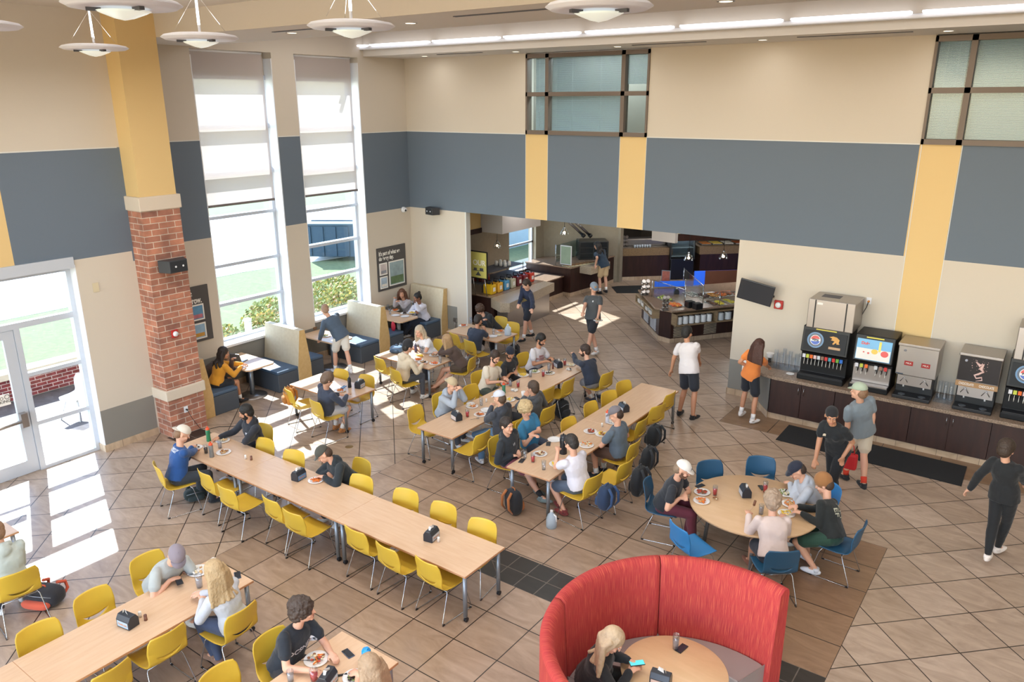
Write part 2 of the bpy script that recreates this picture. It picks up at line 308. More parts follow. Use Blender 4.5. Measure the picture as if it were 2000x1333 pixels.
d=M(); d.box(XG-.03,XG+.03,-10.50,-10.335,.01,2.49).box(XG-.03,XG+.03,-11.28,-11.17,.01,2.49).box(XG-.03,XG+.03,-11.17,-10.50,.01,.24).box(XG-.03,XG+.03,-11.17,-10.50,2.36,2.49)
d.v=d.v
do=d.build('door_1',m_alu); struct(do)
M().box(XG-.006,XG+.006,-11.17,-10.5,.24,2.36).build('door_pane',m_glass,do)
p=M(); p.tube([(XG+.1,-11.15,.93),(XG+.1,-10.45,.97)],.03,10).box(XG+.03,XG+.14,-10.50,-10.40,.86,1.1).tube([(XG+.03,-11.13,.93),(XG+.1,-11.13,.93)],.02,8); p.build('door_handle',m_steel,do)
q=M(); q.box(XG+.008,XG+.011,-10.86,-10.56,1.28,1.47); q=q.build('door_sign',m_paper,do)
text_me('NO\nSMOKING',.07,m_black,frame((XG+.013,-10.71,1.375),(0,1,0),(0,0,1)),parent=q)
M().tube([(XG+.013,-10.60+.035*math.cos(a*.5236),1.42+.035*math.sin(a*.5236)) for a in range(12)],.004,6,closed=True).build('no_smoking_ring',mat('sign_ink','1a1a1c'),q,world=False)
# ceilings
c=M(); c.box(-.45,22,-1.41,.3,ZC,7.2).box(0,22,-7.55,-5.95,ZC,7.2); struct(c.build('ceiling',m_ceil))
c=M(); c.box(-.45,22,-1.41,-1.33,7.2,7.95).box(-.45,22,-6.03,-5.95,7.2,7.95); c.box(-.45,22,-6,-1.3,7.9,8.0,1); struct(c.build('ceiling_cove',[m_wall,m_stucco]))
c=M(); c.box(-.45,22,-22,-7.5,7.43,7.6); struct(c.build('ceiling_main',m_ceil))
c=M(); c.box(0,22,-7.57,-7.55,ZC,7.43); struct(c.build('trim_9',m_wall))
w=M(); w.box(21,21.3,-22,.3,0,8).box(21,21.3,.3,14,0,4); struct(w.build('wall_right',m_wall))
# brick column
m_brick=brick_mat('red_brick','bf8268','986858','cdbcab',.30,.108,.007)
m_stone=mat('cast_stone','d3c5b3',.75,bump=.3,bs=40)
co=thing('brick_column','square brick column with golden painted upper shaft and pale stone collars','column',(1.3,-7.9,0))
def cw(m_,n,mt,**k): return m_.build(n,mt,co,world=True,**k)
def column_faces(x0,x1,y0,y1,z0,z1):
    m=M(); P=[(x0,y0),(x1,y0),(x1,y1),(x0,y1)]; m.prism(P,z0,z1); return m
cw(column_faces(1.06,1.52,-8.27,-7.55,0,.74),'brick_base',m_brick); cw(column_faces(1.06,1.52,-8.27,-7.55,.94,4.22),'brick_shaft',m_brick)
cw(M().box(1.06,1.56,-8.31,-7.51,.74,.94),'stone_collar',m_stone,bev=.015); cw(M().box(1.06,1.55,-8.30,-7.52,4.22,4.46),'stone_collar',m_stone,bev=.01)
cw(M().box(1.06,1.50,-8.25,-7.57,4.46,7.42),'painted_shaft',m_yel)
# ---------------------------------------------------------------- fixtures
def disc_lamp():
    t=thing('disc_pendant_lamp','x','ceiling lamp',(0,0,0))
    M().lathe([(.03,.04),(.30,.036),(.385,.02),(.386,.018),(.415,-.004),(.414,-.006),(.375,-.026),(.374,-.028),(.30,-.03),(.16,-.032)],44).build('lamp_disc',mat('lamp_white','e6e8f4',.5),t)
    M().lathe([(.19,-.05),(.16,-.065),(.07,-.10),(.0,-.115)],28,cap0=True,cap1=False).build('glass_diffuser',mat('lamp_glass','d8f0ec',.3,emit='fff2e6',es=.4),t)
    for a in (0,2.1,4.2): M().box(.15,.25,-.02,.02,-.055,-.03,T=MX.Rotation(a,4,'Z')).build('clip',m_gp,t)
    M().tube([(0,0,.06),(0,0,.73)],.014,8).build('stem',m_white,t)
    M().lathe([(.012,.0),(.05,.03),(.052,.04)],16,(0,0,.45)).build('canopy',m_white,t)
    for a in (.5,2.6,4.7): M().tube([(.3*math.cos(a),.3*math.sin(a),.06),(0,0,.46)],.0018,4).build('cable',m_steel,t)
    return t
L0=disc_lamp()
lamps=[(3.6,-9.72,'farthest left of the far row, in front of the yellow column'),(6.2,-9.86,'second from the left in the far row, before the window blinds'),(8.57,-9.8,'third from the left, over the end of the light strip'),(11.24,-9.74,'rightmost one at the top edge'),(8.5,-12.0,'near one cut by the top edge above the yellow column'),(5.85,-12.0,'one cut by the left edge of the picture')]
for i,(x,y,l) in enumerate(lamps):
    lb='white disc pendant lamp, '+l
    o=L0 if i==0 else dup(L0,(0,0,0),0)
    o.location=(x,y,6.7); o['label']=lb; o['group']='disc pendant lamps under the ceiling'
# cove light strip
t=thing('cove_light_strip','long glowing white light strip along the ceiling recess edge','ceiling light',(-1.2,-1.43,7.2))
M().box(-1.7,22,-1.53,-1.42,7.19,7.26).build('housing',m_white,t,world=True,bev=.02)
for k in range(12):
    x=-1.55+k*1.95; M().box(x,x+1.8,-1.60,-1.45,7.262,7.30).build('tube',mat('strip_glow','f2f4ff',.4,emit='eef2ff',es=1.6),t,world=True,bev=.012)
m_dl=mat('downlight_glow','fff4dd',.4,emit='fff0d0',es=3)
ORD=['leftmost','second','third','fourth','fifth','sixth','seventh','eighth','ninth','tenth']
DL=[(1.24,-.6,'nearest the back left corner'),(3.96,-.66,'left of the upper window'),(6.5,-.72,'above the right end of the upper window'),(9.41,-.68,'over the blank beige wall'),(12.37,-.74,'over the second upper window'),(6.54,-6.78,'in the front beam, right one of the left pair'),(3.99,-6.76,'in the front beam toward the tall windows'),(10.97,-6.5,'in the front beam near the top edge')]
for x,y,l in DL:
    t=thing('downlight','small recessed ceiling downlight '+l,'ceiling light',(x,y,7.05),group='recessed downlights')
    M().lathe([(.10,-.004),(.10,.0),(.075,.0),(.075,-.006)],20,cap0=False,cap1=False).build('trim_ring',m_white,t); M().lathe([(.072,-.003),(.0,-.003)],20,cap0=False,cap1=False).build('lens',m_dl,t)
VT=[(5.0,-7.05,2.2,'in the front beam'),(8.9,-7.1,2.6,'in the front beam behind the rightmost disc lamp'),(2.6,-.95,1.3,'in the back soffit left of the upper window'),(7.7,-.95,1.5,'in the back soffit over the blank beige wall'),(11,-.95,1.8,'in the back soffit before the second upper window')]
for x,y,l_,l in VT: tag(M().box(x-l_/2,x+l_/2,y-.03,y+.03,7.04,7.052).build('slot_vent',m_gp),'long thin slot air vent '+l,'vent','ceiling slot vents')
# upper interior windows
m_blind=mat('blind_slat','c3c9d0',.55)
def upwin(x0,xs,x1,n):
    f=M(); z0,z1=5.28,7.03
    for x in [x0]+xs+[x1]: f.box(max(x0,x-.045) if x>x0 else x0,min(x1,x+.045) if x<x1 else x1,-.03,.16,z0,z1)
    for a in (z0,6.12,z1-.09): f.box(x0,x1,-.03,.16,a,a+.09)
    fo=struct(f.build('window_%d'%n,m_brown)); M().box(x0+.02,x1-.02,.06,.068,z0+.05,z1-.05).build('window_pane',glass_mat('window_glass_int','e8f2f4',.015,.12),fo)
    return fo
u1=upwin(3.78,[4.36,6.28],6.88,4); u2=upwin(12.1,[12.68],15.2,5)
rm=M(); rm.box(3.6,7.1,1.6,1.7,5,7.3).box(11.9,15.4,1.6,1.7,5,7.3,1).box(3.6,15.4,.3,1.7,5.0,5.1).box(3.6,15.4,.3,1.7,7.2,7.3).box(3.5,3.6,.3,1.7,5,7.3).box(7.1,7.2,.3,1.7,5,7.3).box(11.8,11.9,.3,1.7,5,7.3).box(15.4,15.5,.3,1.7,5,7.3)
struct(rm.build('wall_office',[mat('office_wall','8a8478',.8),mat('office_wall2','7d7a74',.8)]))
def blinds(x0,x1,lab,zb=5.37):
    t=thing('venetian_blind',lab,'blind',((x0+x1)/2,.12,zb),group='venetian blinds behind the upper windows')
    m=M(); z=zb
    while z<6.93: m.poly([(x0,.105,z+.006),(x1,.105,z+.006),(x1,.115,z+.0225),(x0,.115,z+.0225)]); z+=.021
    m.build('slats',m_blind,t,world=True); M().box(x0,x1,.1,.14,6.93,6.97).build('head_rail',m_blind,t,world=True)
    for x in (x0+(x1-x0)*.3,x0+(x1-x0)*.7): M().tube([(x,.10,zb),(x,.10,6.93)],.002,4).build('cord',m_white,t,world=True)
blinds(4.42,6.22,'wide venetian blind behind the large centre pane of the upper window'); blinds(3.98,4.32,'narrow venetian blind at the left side pane of the upper window'); blinds(6.33,6.82,'dark narrow blind at the right side pane of the upper window',6.35)
blinds(12.16,12.6,'narrow venetian blind at the left pane of the far right upper window'); blinds(12.74,15.1,'wide venetian blind in the far right upper window at the picture edge')
# roller shades
m_shade=fabric_trans('shade_fabric','c9beb8',.30,.05)
for a,b_,zb,l in ((-5.98,-4.27,3.94,'left'),(-3.46,-1.76,3.92,'right')):
    t=thing('roller_shade','half-drawn translucent roller shade in the %s tall window'%l,'blind',(-.1,(a+b_)/2,zb),group='roller shades in the tall windows')
    M().poly([(-.1,a,zb),(-.1,b_,zb),(-.1,b_,7.0),(-.1,a,7.0)]).build('shade_cloth',m_shade,t,world=True)
    M().box(-.115,-.085,a,b_,zb-.03,zb+.02).build('hem_bar',mat('shade_bar','77706e',.5),t,world=True)
    M().tube([(-.12,a,7.0),(-.12,b_,7.0)],.035,10).build('roller',m_white,t,world=True)
# wall devices
def speaker(name,lab,loc,rz,s=1):
    t=thing(name,lab,'speaker',loc,rz)
    M().prism([(-.25*s,0),(.25*s,0),(.17*s,-.24*s),(-.17*s,-.24*s)],-.11*s,.11*s,0).build('cabinet',mat('speaker_dark','34363a',.5),t,bev=.01)
    M().box(-.15*s,.15*s,-.247*s,-.24*s,-.09*s,.09*s).build('grille',mat('speaker_grille','26282c',.8,bump=.5,bs=300),t)
    M().tube([(0,0,.0),(0,.08,.0)],.03,8).build('bracket',m_black,t)
    for x in (-.06,.08): M().cyl((x,-.248*s,0),(x,-.252*s,0),.018,n=12).build('badge',m_white,t)
speaker('wall_speaker','dark wedge loudspeaker mounted on the brick column',(1.6,-7.9,3.25),R_(90),1)
speaker('wall_speaker','dark wedge loudspeaker on the back wall in the corner',(.95,-.08,3.3),R_(-12),.85)
t=thing('security_camera','white dome security camera in the far corner below the blue band','camera',(.02,-.3,3.28)); M().lathe([(.075,0),(.075,.04),(.06,.05)],20).xf(MX.Rotation(PI/2,4,'Y')).build('base',m_white,t); M().sph((.07,0,0),.06,16,10).build('lens_dome',m_white,t); M().sph((.115,-.02,-.01),.028,12,8).build('lens',m_black,t)
t=thing('fire_alarm','round red and white fire alarm strobe on the brick column','alarm',tuple(V((1.53,-7.98,1.98)))); M().box(0,.04,-.065,.065,-.075,.075).build('housing',mat('alarm_red','b02a25',.4),t,bev=.015); M().lathe([(.05,0),(.045,.03),(0,.032)],20,cap1=False).xf(MX.Translation((.04,0,0))@MX.Rotation(PI/2,4,'Y')).build('strobe',m_white,t)
t=thing('fire_alarm','small round red alarm on the back wall behind the television','alarm',(9.97,0,2.1)); M().box(-.09,.09,-.05,0,-.09,.09).build('housing',MATS['alarm_red'],t,bev=.02); M().lathe([(.06,0),(.05,.03),(0,.032)],20,cap1=False).xf(MX.Translation((0,-.05,0))@MX.Rotation(PI/2,4,'X')).build('strobe',m_white,t)
t=thing('power_outlet','white electrical outlet on the brick column base with a plug','outlet',(1.525,-7.95,.48)); M().box(0,.012,-.04,.04,-.06,.06).build('cover_plate',m_white,t,bev=.003); M().cyl((.01,0,.0),(.05,0,.0),.016).build('plug',m_black,t)
cp=[(1.57,-7.95,.48),(1.62,-7.9,.3),(1.66,-7.8,.08),(1.7,-7.65,.01),(1.75,-7.45,.008),(1.95,-7.3,.008),(2.05,-7.15,.01)]
t=thing('charging_cable','thin black power cord and charger lying on the floor by the column','cord',(1.7,-7.6,0)); M().tube(cp,.005,6).build('wire',m_black,t,world=True); M().box(2.0,2.12,-7.2,-7.13,0.002,.04).build('adapter',m_black,t,world=True,bev=.006)
t=thing('wall_plate','blank beige wall plate high on the left wall beside the door','wall plate',tuple(V((1.085,-9.02,2.98)))); M().box(0,.01,-.05,.05,-.08,.08).build('cover_plate',mat('plate_beige','d0c3a4',.5),t)
t=thing('power_outlet','white outlet with orange plug on the back wall above the ice machine','outlet',(11.62,-.0,2.42)); M().box(-.045,.045,-.012,0,-.06,.06).build('cover_plate',m_white,t); M().cyl((0,-.01,-.01),(0,-.05,-.01),.02).build('plug',mat('plug_orange','d08a3a',.5),t); M().tube([(0,-.05,-.02),(-.02,-.05,-.12),(-.08,-.08,-.28),(-.16,-.12,-.42)],.008,6).build('wire',m_black,t)
t=thing('power_outlet','grey outlet box low on the grey wainscot by the servery opening','outlet',(1.5,-.0,.42)); M().box(-.05,.05,-.05,0,-.05,.05).build('box',m_steel,t); M().cyl((0,-.03,0),(0,-.03,-.35),.012).build('conduit',m_steel,t)
# posters
def poster(y0,y1,z0,z1,lab,txt,pics,tx=0):
    t=thing('wall_poster',lab,'poster',(.01,(y0+y1)/2,z0)); M().box(.0,.025,y0,y1,z0,z1).build('board',mat('poster_grey','4e4b4b',.6),t,world=True)
    text_me(txt,.15 if not tx else .185,m_paper,frame((.028,y0+.06+tx,z1-.22),(0,1,0),(0,0,1))@MX.Diagonal((.66,1,1,1)),parent=t,align='LEFT',bold=.005)
    for i,(a,b_,c_,d_,c1,c2) in enumerate(pics):
        f=M().box(.025,.035,a,b_,c_,d_).build('picture_frame',m_paper,t,world=True)
        M().box(.035,.038,a+.03,b_-.03,c_+.03,d_-.03).build('picture',mat('picture_%s'%c1,c1,.4,var=.55,vs=5),f,world=True)
        M().box(.038,.040,a+.05,b_-.05,c_+.05,c_+(d_-c_)*.38).build('picture_lower',mat('picture_%s'%c2,c2,.4,var=.5,vs=9),f,world=True)
poster(-1.34,-.28,1.24,2.38,'grey poster board with white lettering and three pictures beside the corner booth',"It's part of what we\ndo every day.",[(-1.28,-1.0,1.66,1.98,'c3b7b5','8b8f9a'),(-1.28,-1.0,1.30,1.62,'9fb0c0','d5d0c8'),(-.94,-.36,1.32,1.98,'8fa3a8','5c7452')])
poster(-7.4,-6.25,1.2,2.38,'grey poster board partly hidden by the brick column with four pictures','Create\ntomorrow.',[(-6.72,-6.4,1.66,2.0,'5d8fb4','b9707c'),(-6.72,-6.4,1.26,1.6,'8fb0cc','b98a3a'),(-7.1,-6.78,1.26,2.0,'a88090','d0c8c0')],.37)
# television
t=thing('television','dark flat television tilted on a swing arm above the counter','television',(9.6,-.3,2.37))
T=frame((9.60,-.36,2.37),(.82,.12,-.16),(.1,-.22,1))
M().box(-.34,.34,-.22,.22,-.02,.02,T=T).build('screen_panel',mat('tv_face','2e3036',.25),t,world=True,bev=.006); M().box(-.325,.325,-.205,.205,.0205,.022,T=T).build('screen',mat('tv_screen','3a3c42',.12),t,world=True)
M().tube([(9.6,-.34,2.34),(9.75,-.15,2.25),(9.85,-.0,2.25)],.025,8).build('arm',m_black,t,world=True)
# ---------------------------------------------------------------- outside
m_grass=mat('lawn_grass','66704a',.95,bump=.8,bs=30,var=.35,vs=7)
m_conc=mat('pale_concrete','e8e6e2',.9,var=.08,vs=.7)
g=M().box(-90,-3.2,-60,60,-.16,-.1); struct(g.build('ground',m_grass))
# walk way and road as separate pale slabs
tag(M().prism([(-30,-30),(-10.5,-30),(-10.5,2),(-9.2,8),(-9,60),(-24,60),(-24,-4)],-.1,-.085).build('concrete_plaza',m_conc),'wide sunlit concrete plaza beyond the lawn','pavement',kind='structure')
tag(M().box(-.45,-3.2,-60,60,-.16,-.04).build('planting_bed',mat('bed_soil','b9b49a',.95,var=.2,vs=3)),kind='structure')
m_pat=tile_mat('patio_tile','5e5552','554d4a',(0,-9,0),R_(45),.63,.63,rough=.6)
tag(M().box(-3.0,.8,-16,-6.9,-.05,-.01).build('patio_floor',m_pat),kind='structure')
t=thing('garden_wall','low red brick garden wall with pale stone coping outside the door','wall',(-3.1,-10,0)); M().prism([(-3.25,-16),(-3.0,-16),(-3.0,-6.9),(-3.25,-6.9)],0,.48).build('brickwork',brick_mat('patio_brick','8a3a3c','74302f','c9b4b0',.22,.08,.008),t,world=True)
M().box(-3.32,-2.93,-16.02,-6.85,.48,.62).build('coping',m_stone,t,world=True,bev=.01)
def shrub(x,y,r,h,lab,c,n):
    rnd=random.Random(int(abs(x*100+y*10))); t=thing('shrub',lab,'shrub',(x,y,-.04),group='flowering shrubs outside the windows')
    m=M()
    for k in range(n):
        a=rnd.random()*6.283; ph=math.acos(1-rnd.random()*1.1); q=rnd.uniform(.75,1.05)
        p=V((math.cos(a)*math.sin(ph)*r*q,math.sin(a)*math.sin(ph)*r*q,max(.05,math.cos(ph)*h*q))); s=rnd.uniform(.035,.07)
        d=V((rnd.uniform(-1,1),rnd.uniform(-1,1),rnd.uniform(-.3,1))).normalized(); e=d.orthogonal().normalized(); f=d.cross(e)
        m.poly([p-e*s,p+f*s*.6,p+e*s,p-f*s*.6],0 if rnd.random()<.72 else (1 if rnd.random()<.6 else 2))
    m.build('foliage',[mat('leaf_green','8a9458',.7),mat('leaf_yellow','cdb25c',.7),mat('blossom','d8b898',.8)],t)
    b=M()
    for k in range(9): a=k*.7; b.tube([(0,0,0),(math.cos(a)*r*.4,math.sin(a)*r*.4,h*.5),(math.cos(a)*r*.75,math.sin(a)*r*.75,h*.8)],[.02,.014,.006],5)
    b.build('stems',mat('stem_brown','6a5540',.9),t)
for x,y,r,h,l,n in ((-2.2,-4.7,.8,.75,'by the post, lower left',1800),(-1.9,-3.5,.75,.9,'right of the post, below the left tall window',1800),(-3.3,-2.2,.9,.8,'behind the post, upper right in the left tall window',1800),(-2.6,-1.9,.8,.8,'seen between the two tall windows',1500),(-2.4,-.4,.85,1.0,'under the right tall window near the standing man',2200),(-4.2,.9,.95,.8,'upper one in the right tall window, near the blue dumpster',1800),(-2.6,1.2,.8,.8,'at the lower right of the right tall window',1500)): shrub(x,y,r,h,'yellow green flowering shrub '+l,0,n)
t=thing('bollard_light','white round bollard light standing among the shrubs','bollard',(-1.75,-4.15,0)); M().lathe([(.09,-.1),(.09,.75),(.08,.8)],16).build('post',m_white,t); M().lathe([(.095,.8),(.1,.86),(.0,.9)],16,cap1=False).build('cap',m_white,t)
t=thing('dumpster','dark blue metal dumpster standing beyond the lawn','dumpster',(-9.6,6.0,0),R_(35)); m_dump=mat('dumpster_blue','2c4356',.5,.2)
M().box(-1.1,1.1,-.8,.8,.1,1.35).build('body',m_dump,t,bev=.02)
for k in range(5): M().box(-1.05+k*.5,-.97+k*.5,-.84,-.8,.15,1.3).build('rib',m_dump,t)
M().box(-1.14,1.14,-.84,-.1,1.35,1.42).build('lid',mat('lid_dark','2f4657',.5),t); M().box(-1.14,1.14,.0,.84,1.38,1.45).build('lid',MATS['lid_dark'],t)
for k in (-1,1): M().box(-1.2*k-.05,-1.2*k+.05,-.3,.3,.7,.9).build('fork_pocket',m_dump,t)
# patio chair
t=thing('patio_chair','white moulded patio chair outside the glass sidelite','chair',(-1.0,-8.75,-.01),R_(200))
# ================================================================ CHAIRS
def shell_mesh(nu=26,nv=40,slot=True):
    prof=[(.235,.405),(.225,.43),(.18,.438),(.08,.430),(-.05,.425),(-.15,.432),(-.20,.455),(-.228,.50),(-.245,.57),(-.262,.66),(-.282,.75),(-.30,.825)]
    hw=[.195,.225,.235,.24,.238,.228,.218,.215,.217,.220,.214,.185]
    cum=[0]
    for i in range(1,len(prof)): cum.append(cum[-1]+math.dist(prof[i],prof[i-1]))
    def at_(d,arr):
        d=min(d,cum[-1])
        for i in range(1,len(cum)):
            if d<=cum[i]+1e-9:
                k=(d-cum[i-1])/(cum[i]-cum[i-1]); 
                return tuple(a+(b-a)*k for a,b in zip(arr[i-1],arr[i])) if isinstance(arr[0],tuple) else arr[i-1]+(arr[i]-arr[i-1])*k
        return arr[-1]
    D=cum[-1]; ds=cum[7]+.012; j0=round(ds/D*nv)
    m=M(); idx={}
    for j in range(nv+1):
        for i in range(nu+1):
            u=-1+2*i/nu; d=D*j/nv; au=abs(u)
            if slot and j>=j0-3:
                half=.020*(1-(au/.64)**2) if au<.64 else 0
                if j==j0: d=ds-half
                elif j==j0+1: d=ds+half+(.0 if au<.64 else .004)
                elif j>j0+1: d=ds+half+(D-ds-half)*(j-j0-1)/(nv-j0-1)
                else: d=ds-half-(ds-D*(j0-4)/nv)*(j0-j)/4
                off=.05*min(au,.8)**2/.41; w=max(0,1-max(0,d-ds)/.22) if d>=ds else max(0,1-(ds-d)/.09); d+=off*w
            tt=d/D; y,z=at_(d,prof); h=at_(d,hw)
            bk=max(0,min(1,(tt-.55)/.2)); yy=y+bk*.045*u*u; zz=z+(1-bk)*(.018*au**3)
            if j>=nv-1: zz-=.012*u**4
            if j<=1: yy-=.02*u**4
            idx[i,j]=len(m.v); m.v.append((u*h,yy,zz))
    for j in range(nv):
        for i in range(nu):
            u=-1+2*(i+.5)/nu
            if slot and j==j0 and abs(u)<.62: continue
            m.face([idx[i,j],idx[i+1,j],idx[i+1,j+1],idx[i,j+1]],0,sm=True)
    return m
SHELL=shell_mesh()
def make_chair(kind,mt):
    t=thing('shell_chair','x','chair')
    o=SHELL.build('seat_shell',mt,t); so=o.modifiers.new('s','SOLIDIFY'); so.thickness=.009; so.offset=0
    for s in (-1,1):
        P=[(s*.12,.10,.418),(s*.175,.14,.41),(s*.20,.17,.36),(s*.235,.245,.04),(s*.237,.25,.012),(s*.237,.235,.006),(s*.237,-.235,.006),(s*.237,-.25,.012),(s*.235,-.243,.04),(s*.20,-.12,.36),(s*.175,-.10,.405),(s*.12,-.08,.412)]
        M().tube(P,.0062,7).build('sled_leg',m_chrome,t)
        for y in (.23,-.23): M().box(s*.237-.009,s*.237+.009,y-.018,y+.018,.0,.014).build('glide',m_black,t)
    M().tube([(-.19,.155,.385),(.19,.155,.385)],.006,6).build('cross_bar',m_chrome,t); M().tube([(-.19,-.11,.385),(.19,-.11,.385)],.006,6).build('cross_bar',m_chrome,t)
    return t
CH={'y':make_chair('y',m_ychair),'b':make_chair('b',m_bchair),'l':make_chair('l',m_lbchair)}; used=set()
def chair(bx,by,face,lab,group,kind='y'):
    # bx,by: world position of the middle of the backrest top; face: heading in degrees
    a=R_(face); x=bx+.29*math.cos(a); y=by+.29*math.sin(a)
    col={'y':'yellow','b':'dark blue','l':'light blue'}[kind]; lb=(col+' shell chair '+lab).replace(' on the near side of the longest table',' near side of the longest table').replace(' on the far side of the longest table',' far side of the longest table')
    if kind in used: o=dup(CH[kind],(x,y,0),a-PI/2)
    else: o=CH[kind]; o.location=(x,y,0); o.rotation_euler=(0,0,a-PI/2); used.add(kind)
    o['label']=lb; o['group']=group; return o
g1='yellow chairs at the long near table'
for bx,by,f,l in [(3.94,-9.95,72,'under the person in the blue jacket'),(4.73,-9.68,84,'empty, next to the blue jacket person'),(5.4,-9.78,90,'pulled out, third along the near side of the longest table'),(6.18,-9.62,85,'empty, fourth along the near side of the longest table'),(6.72,-9.68,90,'empty, fifth along the near side, left of the double table legs'),(7.72,-9.5,87,'empty, third from the right end on the near side of the longest table'),(8.32,-9.55,84,'empty, second from the right end on the near side of the longest table'),(8.94,-9.5,85,'empty, nearest the right end on the near side of the longest table'),
 (4.0,-8.0,-80,'under the bearded man at the left end of the longest table'),(4.54,-8.36,-87,'empty, with the black hooded top man resting his arm beside it'),(5.26,-8.38,-80,'empty, second from the left on the far side of the longest table'),(6.36,-7.98,-95,'under the person in the dark cap at the longest table'),(6.74,-8.36,-83,'empty, right of the dark cap person'),(7.56,-8.3,-82,'empty, third from the right on the far side of the longest table'),(8.24,-8.28,-85,'empty, second from the right on the far side of the longest table'),(8.93,-8.32,-82,'empty, at the right end on the far side of the longest table')]: chair(bx,by,f,l,g1)
g2='yellow chairs at the bottom left table'
for bx,by,f,l in [(6.10,-11.35,0,'under the grey tee and patterned cap person'),(6.30,-12.1,2,'empty, next to the colourful bag side of the bottom left table'),(6.42,-12.72,-4,'empty, at the lower left of the bottom left table'),(7.98,-11.3,184,'under the long haired blonde in the grey sweatshirt'),(7.68,-11.98,180,'empty, behind the blonde on the near side of the bottom left table'),(7.74,-12.6,184,'empty, cut by the bottom edge left of centre'),(5.28,-12.4,172,'under the pale hooded person at the left picture edge')]: chair(bx,by,f,l,g2)
chair(8.50,-11.4,0,'under the curly haired man in the black tee','yellow chairs at the bottom centre table'); chair(8.52,-12.02,0,'empty, cut by the bottom edge beside the curly haired man','yellow chairs at the bottom centre table'); chair(10.3,-11.5,180,'under the blonde woman at the bottom edge','yellow chairs at the bottom centre table')
g3='yellow chairs at the student table'
for bx,by,f,l in [(2.95,-6.72,70,'holding a mustard backpack'),(3.82,-6.82,80,'under the student in the dark sweater'),(2.97,-5.32,-88,'empty, far side left of the student table'),(3.64,-5.26,-88,'empty, far side right of the student table')]: chair(bx,by,f,l,g3)
g4='yellow chairs at the table of three women'
for bx,by,f,l in [(3.0,-4.38,78,'empty, near side of the women\'s table'),(3.78,-4.72,76,'under the person in the cream hooded top'),(3.25,-2.6,-95,'under the woman in the white printed tee'),(4.62,-3.1,195,'under the woman with very long hair')]: chair(bx,by,f,l,g4)
g5='yellow chairs at the table by the servery'
for bx,by,f,l in [(3.12,-2.06,72,'empty, near side of the table by the servery'),(3.78,-2.3,76,'under the man in the navy tee eating'),(3.2,-.2,-92,'under the curly haired man in the black hooded top'),(3.75,-.45,-92,'empty, behind the water jug')]: chair(bx,by,f,l,g5)
g6='yellow chairs at the middle long table'
for bx,by,f,l in [(5.42,-5.2,-6,'under the grey hooded top man with the tan cap'),(5.5,-5.98,4,'empty, at the near left corner of the middle table'),(5.62,-4.55,-4,'empty, between the grey hooded top man and the bearded man'),(5.25,-3.85,-5,'under the bearded man in the cream tee'),(5.25,-3.2,0,'under the man with the black head wrap'),(5.3,-2.35,-5,'under the man in the red printed tee'),
 (7.24,-6.14,178,'empty, at the near right corner of the middle table'),(7.38,-5.35,178,'under the man in the dark jacket and pale cap'),(7.5,-4.55,176,'under the man in the charcoal hooded top drinking'),(6.98,-3.78,176,'empty, right side of the middle table'),(7.05,-3.15,178,'empty, right side of the middle table next to the bearded man'),(7.46,-2.35,172,'under the bearded man in the dark long sleeves')]: chair(bx,by,f,l,g6)
g7='yellow chairs at the right long table'
for bx,by,f,l in [(7.46,-6.2,2,'under the man in the black hooded top at the right table'),(7.42,-5.4,2,'under the blond man in the blue tee'),(8.0,-4.84,-6,'empty, first behind the blue tee man'),(7.94,-3.99,-5,'empty, second along the left side of the right table'),(7.94,-3.3,-15,'empty, third along the left side of the right table'),(7.9,-2.65,-15,'empty, farthest on the left side of the right table'),
 (9.5,-6.4,172,'holding the navy backpack, under the white tee man'),(9.66,-5.72,175,'empty seat with a black bag on its back'),(9.44,-5.0,180,'under the man in the slate tee and cap'),(9.12,-4.1,180,'with a round black backpack on its back'),(9.06,-3.38,164,'empty, second from the far end on the right side'),(8.98,-2.68,176,'empty, farthest on the right side of the right table')]: chair(bx,by,f,l,g7)
g8='blue chairs around the round table'
for bx,by,f,l,k in [(10.13,-6.12,12,'under the man in the white cap','b'),(10.62,-4.98,-42,'empty, behind the round table on the left','b'),(11.22,-4.38,-66,'empty, behind the round table on the right','b'),(12.45,-4.75,212,'behind the man in the grey hooded top','l'),(12.98,-5.62,176,'under the man in the brown beanie','b'),(12.34,-6.82,128,'under the man in the cream sweatshirt','b'),(11.02,-7.02,60,'empty, between the round table and the red booth','l')]: chair(bx,by,f,l,g8,k)
# patio chair shell
shell_mesh(14,26,False).build('seat_shell',m_white,t).modifiers.new('s','SOLIDIFY').thickness=.012
for x,y in ((-.18,.18),(.18,.18),(-.18,-.18),(.18,-.18)): M().tube([(x*.7,y*.7,.42),(x*1.3,y*1.3,0)],.012,8).build('leg',m_white,t)
t=thing('patio_table','white round patio table seen through the glass door','table',(-1.5,-10.9,-.01)); M().lathe([(.0,.70),(.48,.70),(.5,.72),(.48,.74),(0,.74)],30,cap0=False,cap1=False).build('tabletop',m_white,t); M().lathe([(.25,0),(.24,.03),(.04,.05),(.04,.7)],20).build('pedestal',m_white,t)
